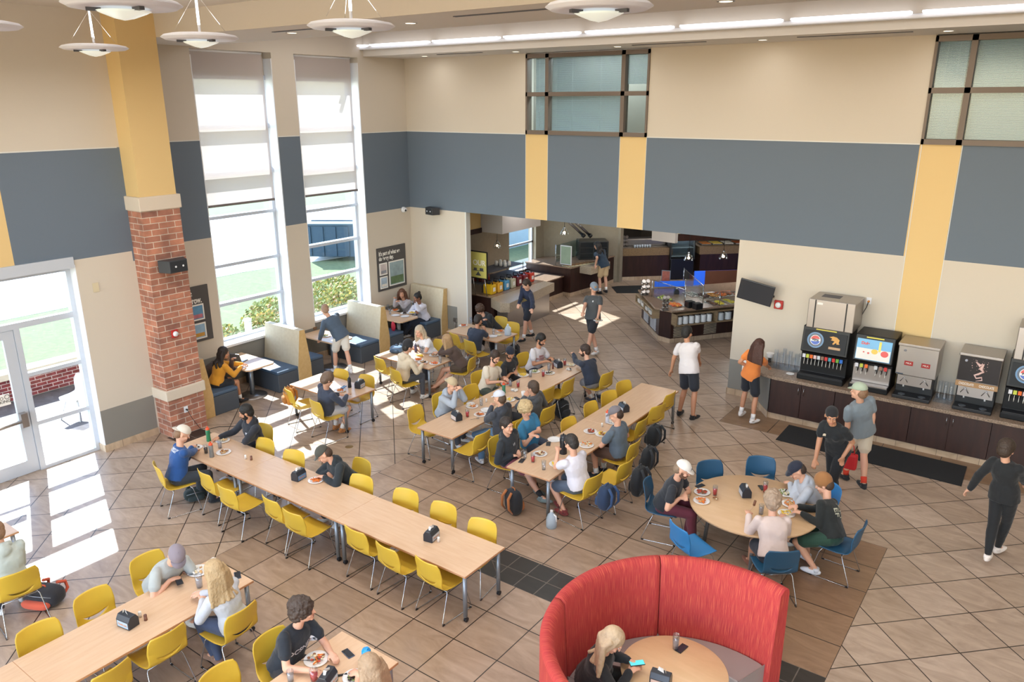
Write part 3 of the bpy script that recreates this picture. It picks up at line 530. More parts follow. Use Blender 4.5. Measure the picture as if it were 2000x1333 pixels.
# ================================================================ TABLES
TZ=.685
def table(x0,x1,y0,y1,lab,group=None,legs='all'):
    t=thing('dining_table',lab,'table',((x0+x1)/2,(y0+y1)/2,0),group=group); hx,hy=(x1-x0)/2,(y1-y0)/2
    T=MX.Identity(4) if hx>hy else MX.Rotation(PI/2,4,'Z'); a,b=(hx,hy) if hx>hy else (hy,hx)
    o=M().box(-a,a,-b,b,TZ-.026,TZ).build('tabletop',m_top,t,bev=.004)
    if hx<=hy: o.rotation_euler=(0,0,PI/2)
    e=M()
    for q in ((-hx-.002,hx+.002,-hy-.002,-hy+.001),(-hx-.002,hx+.002,hy-.001,hy+.002),(-hx-.002,-hx+.001,-hy,hy),(hx-.001,hx+.002,-hy,hy)): e.box(*q,TZ-.027,TZ-.004)
    e.build('edge_band',m_edge,t)
    for sx in (-1,1):
        for sy in (-1,1):
            lx,ly=sx*(hx-.06),sy*(hy-.06)
            l=M().cyl((lx,ly,.075),(lx,ly,TZ-.03),.027,n=16).build('leg',m_leg,t)
            c=M(); c.cyl((lx-.018,ly+.01,.03),(lx-.006,ly+.01,.03),.03,n=14).cyl((lx+.006,ly+.01,.03),(lx+.018,ly+.01,.03),.03,n=14).box(lx-.005,lx+.005,ly-.012,ly+.03,.02,.07).cyl((lx,ly,.05),(lx,ly,.08),.012,n=8); c.build('caster',m_caster,l)
    b_=M()
    if hx>hy: b_.box(-hx+.06,hx-.06,-.02,.02,TZ-.07,TZ-.03)
    else: b_.box(-.02,.02,-hy+.06,hy-.06,TZ-.07,TZ-.03)
    b_.build('rail',m_leg,t); return t
gl='tables pushed end to end in the longest row'
table(3.32,4.948,-9.31,-8.53,'left table of the longest row, with water bottles and plates',gl); table(4.952,7.178,-9.31,-8.53,'middle table of the longest row, with one napkin dispenser',gl); table(7.182,9.41,-9.31,-8.53,'right end table of the longest row, napkin dispenser in its middle',gl)
table(6.65,7.45,-13.05,-10.80,'maple table at the bottom left where the blonde sits','tables at the bottom left'); table(6.65,7.45,-15.3,-13.054,'maple table end at the bottom left corner behind the seam','tables at the bottom left')
table(8.97,9.78,-13.08,-10.82,'maple table at the bottom centre with the blue water bottle'); table(3.3,4.05,-14.0,-11.9,'table at the left picture edge before the pale hooded person')
table(2.48,4.05,-6.28,-5.48,'sunlit maple table with the dark sweater student'); table(2.53,4.11,-3.99,-3.20,'maple table where three women eat'); table(2.60,4.12,-1.66,-.83,'maple table with the translucent water jug')
table(5.98,6.76,-6.39,-4.15,'near half of the middle long table, sun stripe on top','middle long row tables'); table(5.98,6.76,-4.146,-1.92,'far half of the middle long table, with red drinks','middle long row tables')
table(8.10,8.88,-6.70,-4.43,'near half of the right long table with the big black bottle','right long row tables'); table(8.10,8.88,-4.426,-2.18,'empty far half of the right long table with a chrome dispenser','right long row tables')
def round_top(c,r,z,n=64): return M().lathe([(0,z-.028),(r-.004,z-.028),(r,z-.02),(r,z-.004),(r-.004,z),(0,z)],n,cap0=False,cap1=False)
t=thing('round_table','large round maple table ringed by blue chairs','table',(11.56,-5.65,0)); round_top(0,.87,TZ).build('tabletop',grain_mat('maple_round','d3b18a','cdaa82',(2,8,8),.33),t)
for a in (20,110,200,290):
    c,s=math.cos(R_(a)),math.sin(R_(a)); M().cyl((.62*c,.62*s,0.01),(.56*c,.56*s,TZ-.03),.027,n=16).build('leg',m_leg,t)
M().lathe([(.5,.6),(.5,.64)],40).build('rail',m_leg,t)
# wall booths
m_lam=grain_mat('booth_laminate','d2b27c','caa870',(1,9,9),.5); m_vin=mat('slate_vinyl','4b535c',.5,bump=.1,bs=60); m_vin_sunlit=mat('slate_vinyl_sunlit','4a6078',.5,bump=.1,bs=60)  # cushion tops: same slate vinyl, with its bluer sunlit look put into the colour
m_lam2=grain_mat('booth_laminate_pale','cdc0a6','c6b79b',(9,1,9),.5)
def bench_back(y,w0,w1,lab,two=True):
    # panel centred at y: bottom width w0, top width w1
    t=thing('booth_divider',lab,'booth',(.65,y,0),group='wooden booth dividers along the windows'); H=1.25
    m=M(); a,b=w0/2,w1/2
    if two is True: q=[(-a,0),(a,0),(a,.45),(b,H),(-b,H),(-a,.45)]
    elif two=='R': q=[(-a,0),(a,0),(a,.45),(-a+w1,H),(-a,H)]
    else: q=[(-a,0),(a,0),(a,H),(a-w1,H),(-a,.45)]
    n=len(q); bb=len(m.v)
    for x in (-.6,.58): m.v+=[(x,p[0],p[1]) for p in q]
    m.face([bb+i for i in range(n)][::-1],0); m.face([bb+n+i for i in range(n)],0)
    for i in range(n):
        j=(i+1)%n; m.face([bb+i,bb+j,bb+n+j,bb+n+i],1)
    m.build('divider_panel',[m_lam,m_lam2],t,bev=.006); return t
bench_back(-7.30,.26,.14,'wooden booth end panel beside the brick column','R'); bench_back(-4.88,.36,.14,'wooden booth divider between the laptop booth and the standing man booth'); bench_back(-2.40,.36,.14,'wooden booth divider behind the booth of two women'); bench_back(-.14,.26,.14,'wooden booth end panel in the back corner','L')
for y0,y1,l,x1 in ((-7.17,-6.6,'under the woman in the mustard top',1.22),(-5.6,-5.06,'empty, facing the laptop booth',1.22),(-4.70,-4.2,'left of the standing man',1.05),(-3.2,-2.58,'right of the standing man, sunlit top',1.22),(-2.22,-1.7,'with its end facing the aisle, opposite the two women',1.2),(-.85,-.28,'under the two seated women',1.2)):
    t=thing('booth_bench','slate vinyl booth bench '+l,'booth seat',(.6,(y0+y1)/2,0),group='vinyl bench seats of the wall booths')
    M().box(.06,x1,y0,y1,.0,.40).build('seat_base',m_vin,t,world=True,bev=.012); M().box(.06,x1+.005,y0-.003,y1+.003,.402,.47).build('seat_cushion',m_vin_sunlit,t,world=True,bev=.02)
for x0,y0,y1,l in ((.08,-6.36,-5.66,'with the open laptop'),(.08,-4.05,-3.42,'where the standing man leans'),(.08,-1.86,-1.16,'of the two women, covered with plates')):
    t=thing('booth_table','maple booth table '+l,'table',(.66,(y0+y1)/2,0),group='booth tables fixed along the window wall')
    M().prism([(x0,y0),(1.20,y0),(1.27,y0+.07),(1.27,y1-.07),(1.20,y1),(x0,y1)],.70,.735).build('tabletop',m_top,t,world=True,bev=.004)
    M().cyl((.85,(y0+y1)/2,.03),(.85,(y0+y1)/2,.70),.05,n=20).build('pedestal',m_leg,t,world=True); M().lathe([(.30,0),(.30,.012),(.06,.03)],36,(.85,(y0+y1)/2,0)).build('base_disc',m_steel,t,world=True)
# red round booth
m_red,N,L,b=nodes('red_woven_fabric'); tc=N.new('ShaderNodeTexCoord'); mp=N.new('ShaderNodeMapping'); mp.inputs['Scale'].default_value=(230,4.5,1); L.new(tc.outputs['UV'],mp.inputs[0])
n=N.new('ShaderNodeTexNoise'); n.inputs['Scale'].default_value=1; n.inputs['Detail'].default_value=4; L.new(mp.outputs[0],n.inputs[0]); cr=N.new('ShaderNodeValToRGB'); e=cr.color_ramp.elements
e[0].position=.33; e[0].color=lin('9a2a2e'); e[1].position=.68; e[1].color=lin('cc6248'); x=e.new(.52); x.color=lin('b03636'); L.new(n.outputs[0],cr.inputs[0]); L.new(cr.outputs[0],b.inputs['Base Color']); b.inputs['Roughness'].default_value=.8
bp=N.new('ShaderNodeBump'); bp.inputs['Strength'].default_value=.4; bp.inputs['Distance'].default_value=.004; L.new(n.outputs[0],bp.inputs['Height']); L.new(bp.outputs[0],b.inputs['Normal'])
RC=(12.31,-9.61); ROUT=1.375; RIN=1.245; ZB=1.35
t=thing('round_booth','tall curved red fabric booth with grey seat ring open toward the viewer','booth',(RC[0],RC[1],0))
def arc_wall(a0,a1,name,off=0):
    m=M(); n=max(6,int((a1-a0)/2.5)); bb=[]
    prof=[(ROUT,0),(ROUT,ZB-.04),(ROUT-.02,ZB),(RIN+.05,ZB),(RIN+.0,ZB-.05),(RIN-.05,.4),(RIN-.05,0)]
    vv=[0]
    for i in range(1,len(prof)): vv.append(vv[-1]+math.dist(prof[i],prof[i-1]))
    for i in range(n+1):
        a=R_(a0+(a1-a0)*i/n)
        for r,z in prof: m.v.append((r*math.cos(a),r*math.sin(a),z))
    k=len(prof)
    for i in range(n):
        u0,u1=[R_(a0+(a1-a0)*q/n)*1.3 for q in (i,i+1)]
        for j in range(k-1): m.face([i*k+j,(i+1)*k+j,(i+1)*k+j+1,i*k+j+1],0,[(u0,vv[j]),(u1,vv[j]),(u1,vv[j+1]),(u0,vv[j+1])],sm=(j not in (0,5)) )
    for i,fl in ((0,0),(n,1)):
        f=[i*k+j for j in range(k)]; m.face(f if not fl else f[::-1],0,[(prof[j][0],prof[j][1]) for j in (range(k) if not fl else reversed(range(k)))])
    return m.build(name,m_red,t)
for a0,a1 in ((69,127.8),(128.2,188.8),(189.2,250)): arc_wall(a0,a1,'back_panel')
m_gv=mat('taupe_vinyl','948a88',.5,bump=.1,bs=80)
def ring(a0,a1,r0,r1,z0,z1,name,mt,bev=0):
    m=M(); n=int((a1-a0)/3)
    for i in range(n+1):
        a=R_(a0+(a1-a0)*i/n); c,s=math.cos(a),math.sin(a); m.v+=[(r0*c,r0*s,z0),(r1*c,r1*s,z0),(r1*c,r1*s,z1),(r0*c,r0*s,z1)]
    for i in range(n):
        for j in range(4): q=(j+1)%4; m.face([i*4+j,(i+1)*4+j,(i+1)*4+q,i*4+q][::-1])
    m.face([0,1,2,3]); m.face([n*4+3,n*4+2,n*4+1,n*4]); return m.build(name,mt,t,bev=bev)
for a0,a1 in ((72,127.9),(128.1,188.9),(189.1,248)): ring(a0,a1,.78,1.19,.06,.46,'seat_section',m_gv,.015)
t=thing('round_table','small round maple table inside the red booth','table',(12.07,-9.37,0)); round_top(0,.515,.72).build('tabletop',MATS['maple_round'],t); M().lathe([(.28,0),(.28,.015),(.05,.03),(.05,.69)],24).build('pedestal',m_leg,t)
# ================================================================ SERVERY
m_sw=mat('servery_wall','9a8f7c',.7,bump=.2,bs=60,var=.12,vs=9)
w=M(); w.box(-.3,0,.3,4.5,0,4.4).box(-.3,0,6.02,6.6,0,4.4).box(-.3,0,4.5,6.02,0,.72).box(-.3,0,4.5,6.02,4.15,4.4)
w.prism([(-.3,6.5),(0,6.5),(1.95,8.15),(2.05,8.15),(2.05,8.35),(1.85,8.35),(-.3,6.8)],0,4.4)
struct(w.build('wall_servery',[m_sw])); struct(M().box(-.3,21,13.8,14,0,4.4).box(-.3,0,8,14,0,4.4).build('wall_servery_back',mat('servery_back','6d665c',.8)))
struct(M().box(-.3,21,.3,14,4.4,4.5).build('ceiling_servery',m_ceil))
r=M(); r.box(-.2,-.12,4.5,4.57,.72,4.15).box(-.2,-.12,5.95,6.02,.72,4.15)
for z in (.72,1.5,2.35,3.2,4.09): r.box(-.2,-.12,4.5,6.02,z,z+.06)
fo=struct(r.build('window_6',m_alu)); M().box(-.165,-.155,4.55,5.97,.78,4.09).build('window_pane',m_glass,fo)
struct(M().box(-.25,.06,4.5,6.02,.69,.725).build('trim_10',m_white))
tag(M().box(-9,-5.2,9,18,-.1,3.4).build('far_building',mat('pale_siding','aebfca',.8,var=.1,vs=2)),'pale blue grey building wing seen through the servery window','building')
for nm,a,lab,mt in (('yellow_bulkhead',(.05,1.0,1.15,1.78,2.62,4.39),'golden bulkhead box hanging from the servery ceiling',m_yel),('grey_bulkhead',(.05,1.73,1.81,3.71,2.5,4.39),'pale grey bulkhead above the servery window counter',mat('bulkhead_grey','b5aeaa',.75))):
    t=thing(nm,lab,'bulkhead',((a[0]+a[1])/2,a[2],a[4])); M().box(*a).build('box',mt,t,world=True); 
    if 'yellow' in nm: M().box(a[0],a[1]+.02,a[2]-.02,a[3]+.02,a[4]-.14,a[4]).build('dark_trim',m_dark,t,world=True)
def counter(pts,h,lab,name='servery_counter',top=m_gran,body=m_dark,ap=.0,tk=.04,over=.04,base=True):
    cx=sum(p[0] for p in pts)/len(pts); cy=sum(p[1] for p in pts)/len(pts); t=thing(name,lab,'counter',(cx,cy,0))
    def off(d): return [((p[0]-cx)*(1+d/max(.2,math.hypot(p[0]-cx,p[1]-cy))),(p[1]-cy)*(1+d/max(.2,math.hypot(p[0]-cx,p[1]-cy)))) for p in pts]
    M().prism(off(-.0),.1,h-tk).build('body',body,t); M().prism(off(over),h-tk-ap,h).build('countertop',top,t,bev=.005)
    if base: M().prism(off(.01),0,.12).build('tile_base',m_base,t)
    return t
tA=counter([(.02,.9),(2.1,.9),(2.1,3.3),(.02,3.3)],.95,'dark servery counter with granite top holding the drink jugs')
tag(M().prism([(2.12,.75),(2.65,.45),(2.85,.6),(2.5,3.3),(2.14,3.3)],.70,.95).build('granite_ledge',m_granl,tA,world=True)); M().prism([(2.14,1.0),(2.5,1.0),(2.4,3.2),(2.14,3.2)],0,.7).build('steel_cabinet',m_steel,tA,world=True)
counter([(.02,3.34),(1.5,3.34),(1.5,5.36),(.02,5.36)],.66,'low granite ledge under the servery window lit by the sun')
tC=counter([(.02,5.42),(1.75,5.42),(1.9,6.8),(1.9,8.0),(.9,7.15),(.02,6.45)],.95,'granite counter with the long flatbread tray and pizza oven'); M().prism([(1.75,5.9),(2.25,5.85),(2.3,7.0),(1.9,7.1)],.70,.948).build('granite_ledge',m_granl,tC,world=True)
# sign
t=thing('sign_stand','yellow framed sign reading OUR on a stand on the counter','sign',(1.75,.8,1.0))
M().box(1.46,2.05,.7,.72,1.45,2.2).build('frame',m_black,t,world=True); M().box(1.49,2.02,.692,.70,1.48,2.17).build('poster',mat('poster_yellow','c8c06a',.5),t,world=True)
text_me('OUR',.20,m_paper,frame((1.78,.69,1.88),(1,0,0),(0,0,1)),parent=t,bold=.003); M().prism([(1.66,.685),(1.84,.685),(1.75,.685)],1.56,1.57).build('emblem_bar',m_gp,t,world=True)
mm=M(); mm.poly([(1.66,.688,1.54),(1.84,.688,1.54),(1.75,.688,1.66)]); mm.box(1.56,1.94,.686,.69,1.665,1.68).box(1.60,1.70,.686,.69,1.68,1.74).box(1.80,1.92,.686,.69,1.68,1.75); mm.build('emblem',m_gp,t,world=True)
for x in (1.55,1.95): M().tube([(x,.71,1.45),(x,.8,.96)],.012,6).build('stand_leg',m_steel,t,world=True)
# juice jugs
cols=['e2b31c','e0a832','4f93bd','bdb69a','6e2026','7c2228','c63a22']
nm=['bright yellow','amber yellow','sky blue','pale cream','deep maroon','dark red','bright orange red']
for i,(c,n_) in enumerate(zip(cols,nm)):
    y=1.15+i*.31; t=thing('drink_jug','%s square drink jug in the servery row'%n_,'jug',(1.78,y,.952),group='square drink jugs on the servery counter')
    M().box(-.15,.15,-.11,.11,0,.27).build('jug_body',mat('jug_'+c,c,.35),t,bev=.025); M().cyl((-.02,0,.27),(-.02,0,.31),.045).build('cap',m_black,t); M().tube([(-.1,0,.27),(-.1,0,.36),(.06,0,.36),(.1,0,.27)],.014,6).build('handle',m_black,t)
    M().box(.151,.153,-.05,.05,.08,.19).build('sticker',m_paper,t)
for i in range(9):
    t=thing('syrup_bottle','red brown syrup bottle behind the jugs, %s in the %s row'%(['left','middle','right'][i%3],['near','middle','far'][i//3]),'bottle',(1.15+.13*(i%3),1.3+.14*(i//3)+.05*(i%2),1.2),group='syrup bottles behind the jugs'); M().lathe([(.0,0),(.035,0),(.035,.13),(.012,.17),(.012,.21),(0,.21)],12,cap0=False,cap1=False).build('bottle_body',mat('syrup_red','7c3327',.3),t)
t=thing('wire_rack','black wire shelf rack behind the drink jugs','rack',(1.3,2.0,.952))
for z in (1.18,1.45): M().box(.95,1.55,1.1,3.1,z-.008,z+.008).build('shelf',m_gp,t,world=True)
for x in (.96,1.54):
    for y in (1.12,3.08): M().cyl((x,y,.952),(x,y,1.5),.01,n=8).build('post',m_black,t,world=True)
for i in range(6):
    t=thing('lid_stack','%s white lid stack, %s row of the rack above the jugs'%(['left','middle','right'][i%3],['near','far'][i//3]),'lid',(1.1+.16*(i%3),2.35+.2*(i//3),1.46),group='white lid stacks'); M().lathe([(.05,0),(.05,.1),(.03,.14)],14).build('stack',m_paper,t)
# flatbread tray, sneeze guard, oven, heat lamps
t=thing('flatbread_tray','long oval tray of sliced flatbread on the granite counter','tray',(1.72,6.0,.955),R_(72)); M().box(-.6,.6,-.17,.17,0,.015).build('tray',mat('tray_cream','d6cfae',.5),t,bev=.006)
rnd=random.Random(3)
for k in range(14): M().box(-.05,.05,-.11,.11,.015,.03).build('slice',mat('bread_%d'%(k%2),['a8855a','6f4e34'][k%2],.8,var=.5,vs=30),t,loc=(-.54+k*.083,0,0),rz=.2)
t=thing('glass_sneeze_guard','glass sneeze guard panel over the flatbread','glass guard',(1.4,5.9,.95)); M().box(1.15,1.16,5.45,6.9,1.05,1.6).build('glass_panel',glass_mat('guard_glass','e6f0ee',.12),t,world=True)
for y in (5.46,6.88): M().cyl((1.155,y,.95),(1.155,y,1.62),.012,n=8).build('post',m_chrome,t,world=True)
t=thing('menu_board','white framed menu panel on the granite counter','sign',(1.65,5.0,.95)); M().box(1.3,1.72,5.50,5.52,1.0,1.62).build('frame',m_white,t,world=True); M().box(1.33,1.69,5.495,5.50,1.03,1.59).build('panel',mat('menu_green','9bb09a',.4,var=.2,vs=4),t,world=True)
def dispenser(px,py,z,rz,lab,face='b7bfca',grp='napkin dispensers on the tables',top='2c3d55'):
    t=thing('napkin_dispenser','napkin dispenser '+lab,'napkin dispenser',tuple(at(px,py,z)+V((0,0,.001))),R_(rz),group=grp)
    m=M(); P=[(-.065,0),(.065,0),(.065,.095),(.035,.145),(-.035,.145),(-.065,.095)]; b=len(m.v)
    for y in (-.095,.095): m.v+=[(p[0],y,p[1]) for p in P]
    m.face([5,4,3,2,1,0][::-1]); m.face([11,10,9,8,7,6]); 
    for i in range(6): j=(i+1)%6; m.face([i,j,6+j,6+i][::-1])
    m.build('case',mat('dispenser_case','2a2e36',.35),t,bev=.006)
    for s in (-1,1): M().box(s*.066-.001,s*.066+.001,-.08,.08,.015,.085).build('face_panel',mat('disp_'+face,face,.3),t)
    text_me('Thank you',.03,mat('lettering_orange','d98a4a',.5),frame((.068,0,.05),(0,1,0),(0,0,1)),parent=None).parent=t
    m=M(); m.poly([(-.01,-.05,.14),(.012,-.045,.14),(.02,-.03,.185),(-.012,-.035,.19)]).poly([(-.012,-.03,.14),(.012,.04,.14),(.02,.03,.18),(-.01,-.02,.195)]); m.build('napkin',m_paper,t); return t
dispenser(1103,517,.95,20,'small blue one on the servery granite counter','6d8296')
t=thing('pizza_oven','dark steel pizza warmer on the granite counter','oven',(1.55,7.2,.95),R_(40)); M().box(-.55,.45,-.3,.35,0,.62).build('case',mat('oven_steel','4a4c4c',.35,.7),t,bev=.02)
for k in range(2):
    for j in range(3): M().box(-.5+k*.47,-.08+k*.47,-.31,-.30,.05+j*.19,.2+j*.19).build('door',mat('oven_glass','2b2e30',.15),t)
for k in (0,1):
    t=thing('heat_lamp','chrome tube heat lamp hanging over the warmer, %s one'%('left','right')[k],'lamp',(1.35+.2*k,6.6+.15*k,2.0)); M().tube([(.9+.2*k,6.1+.1*k,2.5),(1.4+.2*k,6.7+.1*k,1.8)],.045,12).build('tube',m_chrome,t,world=True); M().cyl((1.4+.2*k,6.7+.1*k,1.8),(1.44+.2*k,6.75+.1*k,1.74),.07,n=14).build('bulb_cap',m_black,t,world=True)
m_pg=glass_mat('pendant_glass','e8eef0',.25,.1)
def pend(x,y,z,lab):
    t=thing('glass_pendant','small glass cone pendant lamp '+lab,'ceiling lamp',(x,y,z),group='glass cone pendants in the servery')
    M().lathe([(.13,0),(.10,.09),(.035,.18)],24,cap0=False,cap1=False).build('shade',m_pg,t); M().sph((0,0,.06),.035,12,8).build('bulb',mat('bulb_warm','ffdcb0',.4,emit='ffd0a0',es=12),t)
    M().tube([(0,0,.18),(0,0,4.4-z)],.006,6).build('cord',m_black,t); M().cyl((0,0,.17),(0,0,.22),.03).build('socket',m_chrome,t)
pend(2.35,4.05,2.25,'above the granite counter'); q=at(1345,505,2.0); pend(q.x,q.y,1.95,'left one over the salad bar'); q=at(1413,502,2.0); pend(q.x,q.y,1.95,'right one over the salad bar')
pend(.35,3.4,1.75,'in front of the servery window')
tag(M().prism([(2.2,7.35),(2.75,6.7),(3.6,7.3),(3.15,8.35),(2.3,7.6)],.001,.012).build('floor_mat',mat('mat_black','1d1f22',.9,bump=.6,bs=200)),'black floor mat in front of the back serving line','mat')
# back line counters (diagonal)
def diag(o,L,D,a): 
    u=V((math.cos(a),math.sin(a),0)); v=V((-math.sin(a),math.cos(a),0)); o=V(o); return [tuple((o+u*p+v*q).xy) for p,q in ((0,0),(L,0),(L,D),(0,D))]
aa=math.atan2(9.71-8.47,3.27-1.94)
tb=counter(diag((1.98,8.5,0),1.75,.9,aa),1.12,'dark back serving counter with wood edge at the left',top=grain_mat('tan_wood','7d6449','8c7252',(3,20,20),.4),ap=.22)
tc_=counter(diag((4.05,10.35,0),4.2,.9,aa),1.12,'long dark back serving counter on the right with food pans',top=MATS['tan_wood'],ap=.22)
t=thing('display_case','curved glass refrigerated display case between the back counters','display case',(3.55,9.9,0),aa)
M().box(-.42,.42,-.1,.7,0,.75).build('base',m_black,t,bev=.02); M().box(-.42,.42,.6,.7,.75,1.75).build('back',mat('case_back','6c7a7c',.3),t)
for s in (-1,1): M().box(s*.43-.02,s*.43+.02,-.1,.7,.7,1.78).build('side_frame',m_black,t,bev=.02)
for z in (.8,1.1,1.4): M().box(-.4,.4,.0,.6,z,z+.015).build('shelf',mat('shelf_pale','c2d2d2',.3),t)
M().box(-.42,.42,-.08,.7,1.75,1.82).build('top',m_steel,t); M().poly([(-.41,-.09,.78),(.41,-.09,.78),(.41,.05,1.7),(-.41,.05,1.7)]).build('curved_glass',m_pg,t)
u=V((math.cos(aa),math.sin(aa),0)); v=V((-math.sin(aa),math.cos(aa),0))
def bl(o,p,q,z): return tuple(V(o)+u*p+v*q+V((0,0,z)))
t=thing('steam_table','steel hooded steam table on the left back counter','food warmer',bl((1.98,8.5,0),.9,.45,1.125),aa); M().box(-.7,.75,-.1,.3,0,.28).build('hood',m_steel,t,bev=.05); M().box(-.7,.75,-.25,-.1,0,.02).build('rail',m_steel,t)
for k in range(7): 
    t=thing('cup_stack',ORD[k]+' from the left of seven short cup stacks on the left back counter','cup',bl((1.98,8.5,0),.45+.09*k,.12,1.125),group='cup stacks on the back counter'); M().lathe([(.03,0),(.04,.1)],12).build('cups',mat('frost_cup','bfc8d2',.3),t)
pc=['c9782e','e0c050','d8d0c0','a8562a','d9b36a','e8933c','c8c0b0','b06030']
for k in range(8):
    t=thing('food_pan','steel pan of %s food on the right back counter, number along the rail'.replace(', number along the rail','')%['orange','yellow','white','brown','golden','carrot orange','pale','rust'][k],'food pan',bl((4.05,10.35,0),.3+.42*k,.5,1.125),aa,group='food pans on the back counter'); M().box(-.18,.18,-.25,.25,0,.05).build('pan',m_steel,t,bev=.01); M().box(-.16,.16,-.23,.23,.04,.065).build('food',mat('panfood%d'%k,pc[k],.6,bump=1,bs=50,var=.3,vs=40),t)
t=thing('heat_hood','black heat lamp hood over the back food pans','food warmer',bl((4.05,10.35,0),1.9,.4,1.7),aa); M().box(-1.8,2.0,-.1,.35,0,.08).build('hood',m_black,t,bev=.01)
for k in (-1.7,0,1.9): M().cyl((k,.3,-.57),(k,.3,0),.015).build('post',m_steel,t)
tag(M().box(-1.2,2.2,0,.05,0,.74).build('blue_lit_panel',[mat('blue_panel','2f6ff0',.5,emit='2a66ff',es=.35)],loc=(5.7,8.9,0.0),rz=aa),'low blue glowing panel beyond the salad bar','panel')
tag(M().box(-.85,.75,-.02,-.003,.02,.75).build('wood_panel',[mat('redwood','6d4433',.5,var=.2)],loc=(5.7,8.9,0.0),rz=aa),'brown wood panel in front of the blue glowing panel','panel')
t=thing('menu_screen','glowing pale menu screen high in the back of the servery','screen',(2.6,12.6,1.9)); M().box(-.5,.5,0,.05,0,.6).build('screen',mat('pale_screen','cfe4ea',.5,emit='cfe8f0',es=1.0),t); M().box(-.55,.55,.05,.1,-.05,.65).build('frame',m_black,t)
t=thing('serving_soffit','angled golden and dark soffit hanging over the back of the servery','soffit',(6,6,2.3)); SQ=[(4.2,6.5),(5.05,4.38),(5.75,4.3),(9.5,7.95),(9.5,8.5),(4.2,8.5)]
M().prism(SQ,2.55,4.39).build('golden_upper',m_yel,t,world=True); M().prism([(4.25,6.5),(5.08,4.45),(5.72,4.36),(9.42,7.95),(9.42,8.45),(4.25,8.45)],2.34,2.55).build('dark_lower',m_dark,t,world=True); M().prism([(5.02,4.36),(5.76,4.27),(5.80,4.36),(5.06,4.44)],2.3,2.58).build('grey_end',MATS['bulkhead_grey'],t,world=True)
# salad bar
A=[(4.95,4.1),(6.14,2.72),(6.52,2.62),(7.62,4.2),(8.9,6.1),(7.3,7.1)]
t=thing('salad_bar','salad bar island with granite top, glass guards and plate shelf','salad bar',(6.6,4.4,0)); 
M().prism(A,.12,.80).build('body',m_dark,t,world=True); M().prism([(p[0]+(p[0]-6.7)*.012,p[1]+(p[1]-4.7)*.012) for p in A],0,.12).build('tile_base',m_base,t,world=True)
TP=[(4.83,4.05),(6.1,2.5),(6.62,2.42),(7.75,4.05),(9.0,6.0),(7.2,7.2)]
M().prism(TP,.87,.92).build('countertop',m_gran,t,world=True,bev=.006)
M().prism([(5.0,4.1),(6.16,2.76),(6.5,2.68),(7.6,4.2),(8.9,6.1),(7.3,7.1)],.79,.875).build('apron',m_dark,t,world=True)
def side(P,Q,z0,z1,o0,o1,n,mt):   # box along P->Q pushed outward
    P=V((*P,0));Q=V((*Q,0)); d=(Q-P).normalized(); nn=V((d.y,-d.x,0)); L=(Q-P).length; T=frame(P,d,nn)
    T=MX(((d.x,nn.x,0,P.x),(d.y,nn.y,0,P.y),(0,0,1,0),(0,0,0,1))); return M().box(0,L,o0,o1,z0,z1,T=T).build(n,mt,t,world=True)
def at_side(P,Q,k): P=V((*P,0));Q=V((*Q,0)); return P+(Q-P)*k
m_sh=grain_mat('shelf_wood','8b7358','a08a6a',(4,4,20),.5)
P_,Q_=(6.52,2.62),(8.9,6.1)
side(P_,Q_,.50,.53,0,.24,'plate_shelf',m_sh); side(P_,Q_,.79,.82,0,.24,'shelf_top',m_sh); side(at_side(P_,Q_,.0).xy,at_side(P_,Q_,.008).xy,.5,.82,0,.24,'shelf_end',m_sh); side(at_side(P_,Q_,.285).xy,at_side(P_,Q_,.293).xy,.5,.82,0,.24,'shelf_divider',m_sh)
for a,b_ in ((.02,.1),(.235,.325)): side(at_side(P_,Q_,a).xy,at_side(P_,Q_,b_).xy,.15,.47,0,.015,'vent_grille',brick_mat('louver','b8ab94','b8ab94','3a342c',3,.035,.008))
P2,Q2=(4.95,4.1),(6.14,2.72)
side(P2,Q2,.58,.61,0,.2,'tray_shelf',m_sh); side(P2,Q2,.79,.82,0,.2,'shelf_top',m_sh)
for k in (0,.5,.985): side(at_side(P2,Q2,k).xy,at_side(P2,Q2,k+.015).xy,.6,.8,0,.2,'shelf_divider',m_sh)
for a,b_ in ((.16,.42),(.55,.85)): side(at_side(P2,Q2,a).xy,at_side(P2,Q2,b_).xy,.15,.56,0,.015,'vent_grille',brick_mat('louver_white','e6eaf0','dfe4ea','7d848c',3,.04,.008) if 'louver_white' not in MATS else MATS['louver_white'])
d_=(V((*Q_,0))-V((*P_,0))).normalized(); nr=V((d_.y,-d_.x,0)); ad=math.atan2(d_.y,d_.x)
for i in range(8):
    k=.02+.042*i if i<6 else .31+.055*(i-6); p=at_side(P_,Q_,k+.018)+nr*.13
    q=thing('plate_stack',ORD[i]+' from the left of the white plate stacks in the salad bar shelf','plate stack',(p.x,p.y,.532),group='plate stacks in the salad bar shelf')
    pr=[]; 
    for j in range(9): pr+=[(.06,j*.022),(.078 if i<6 else .1,j*.022+.012)]
    M().lathe(pr+[(.05,.2)],18).build('plates',m_plate,q)
for i in range(4):
    p=at_side(P2,Q2,.12+.22*i)+V((-.53,-.46,0)).normalized()*.09; q=thing('napkin_pile',ORD[i]+' from the left of the white napkin piles in the salad bar shelf','napkins',(p.x,p.y,.612),math.atan2(-1.38,1.19),group='napkin piles in the salad bar'); M().box(-.12,.12,-.07,.07,0,.09).build('pile',m_paper,q)
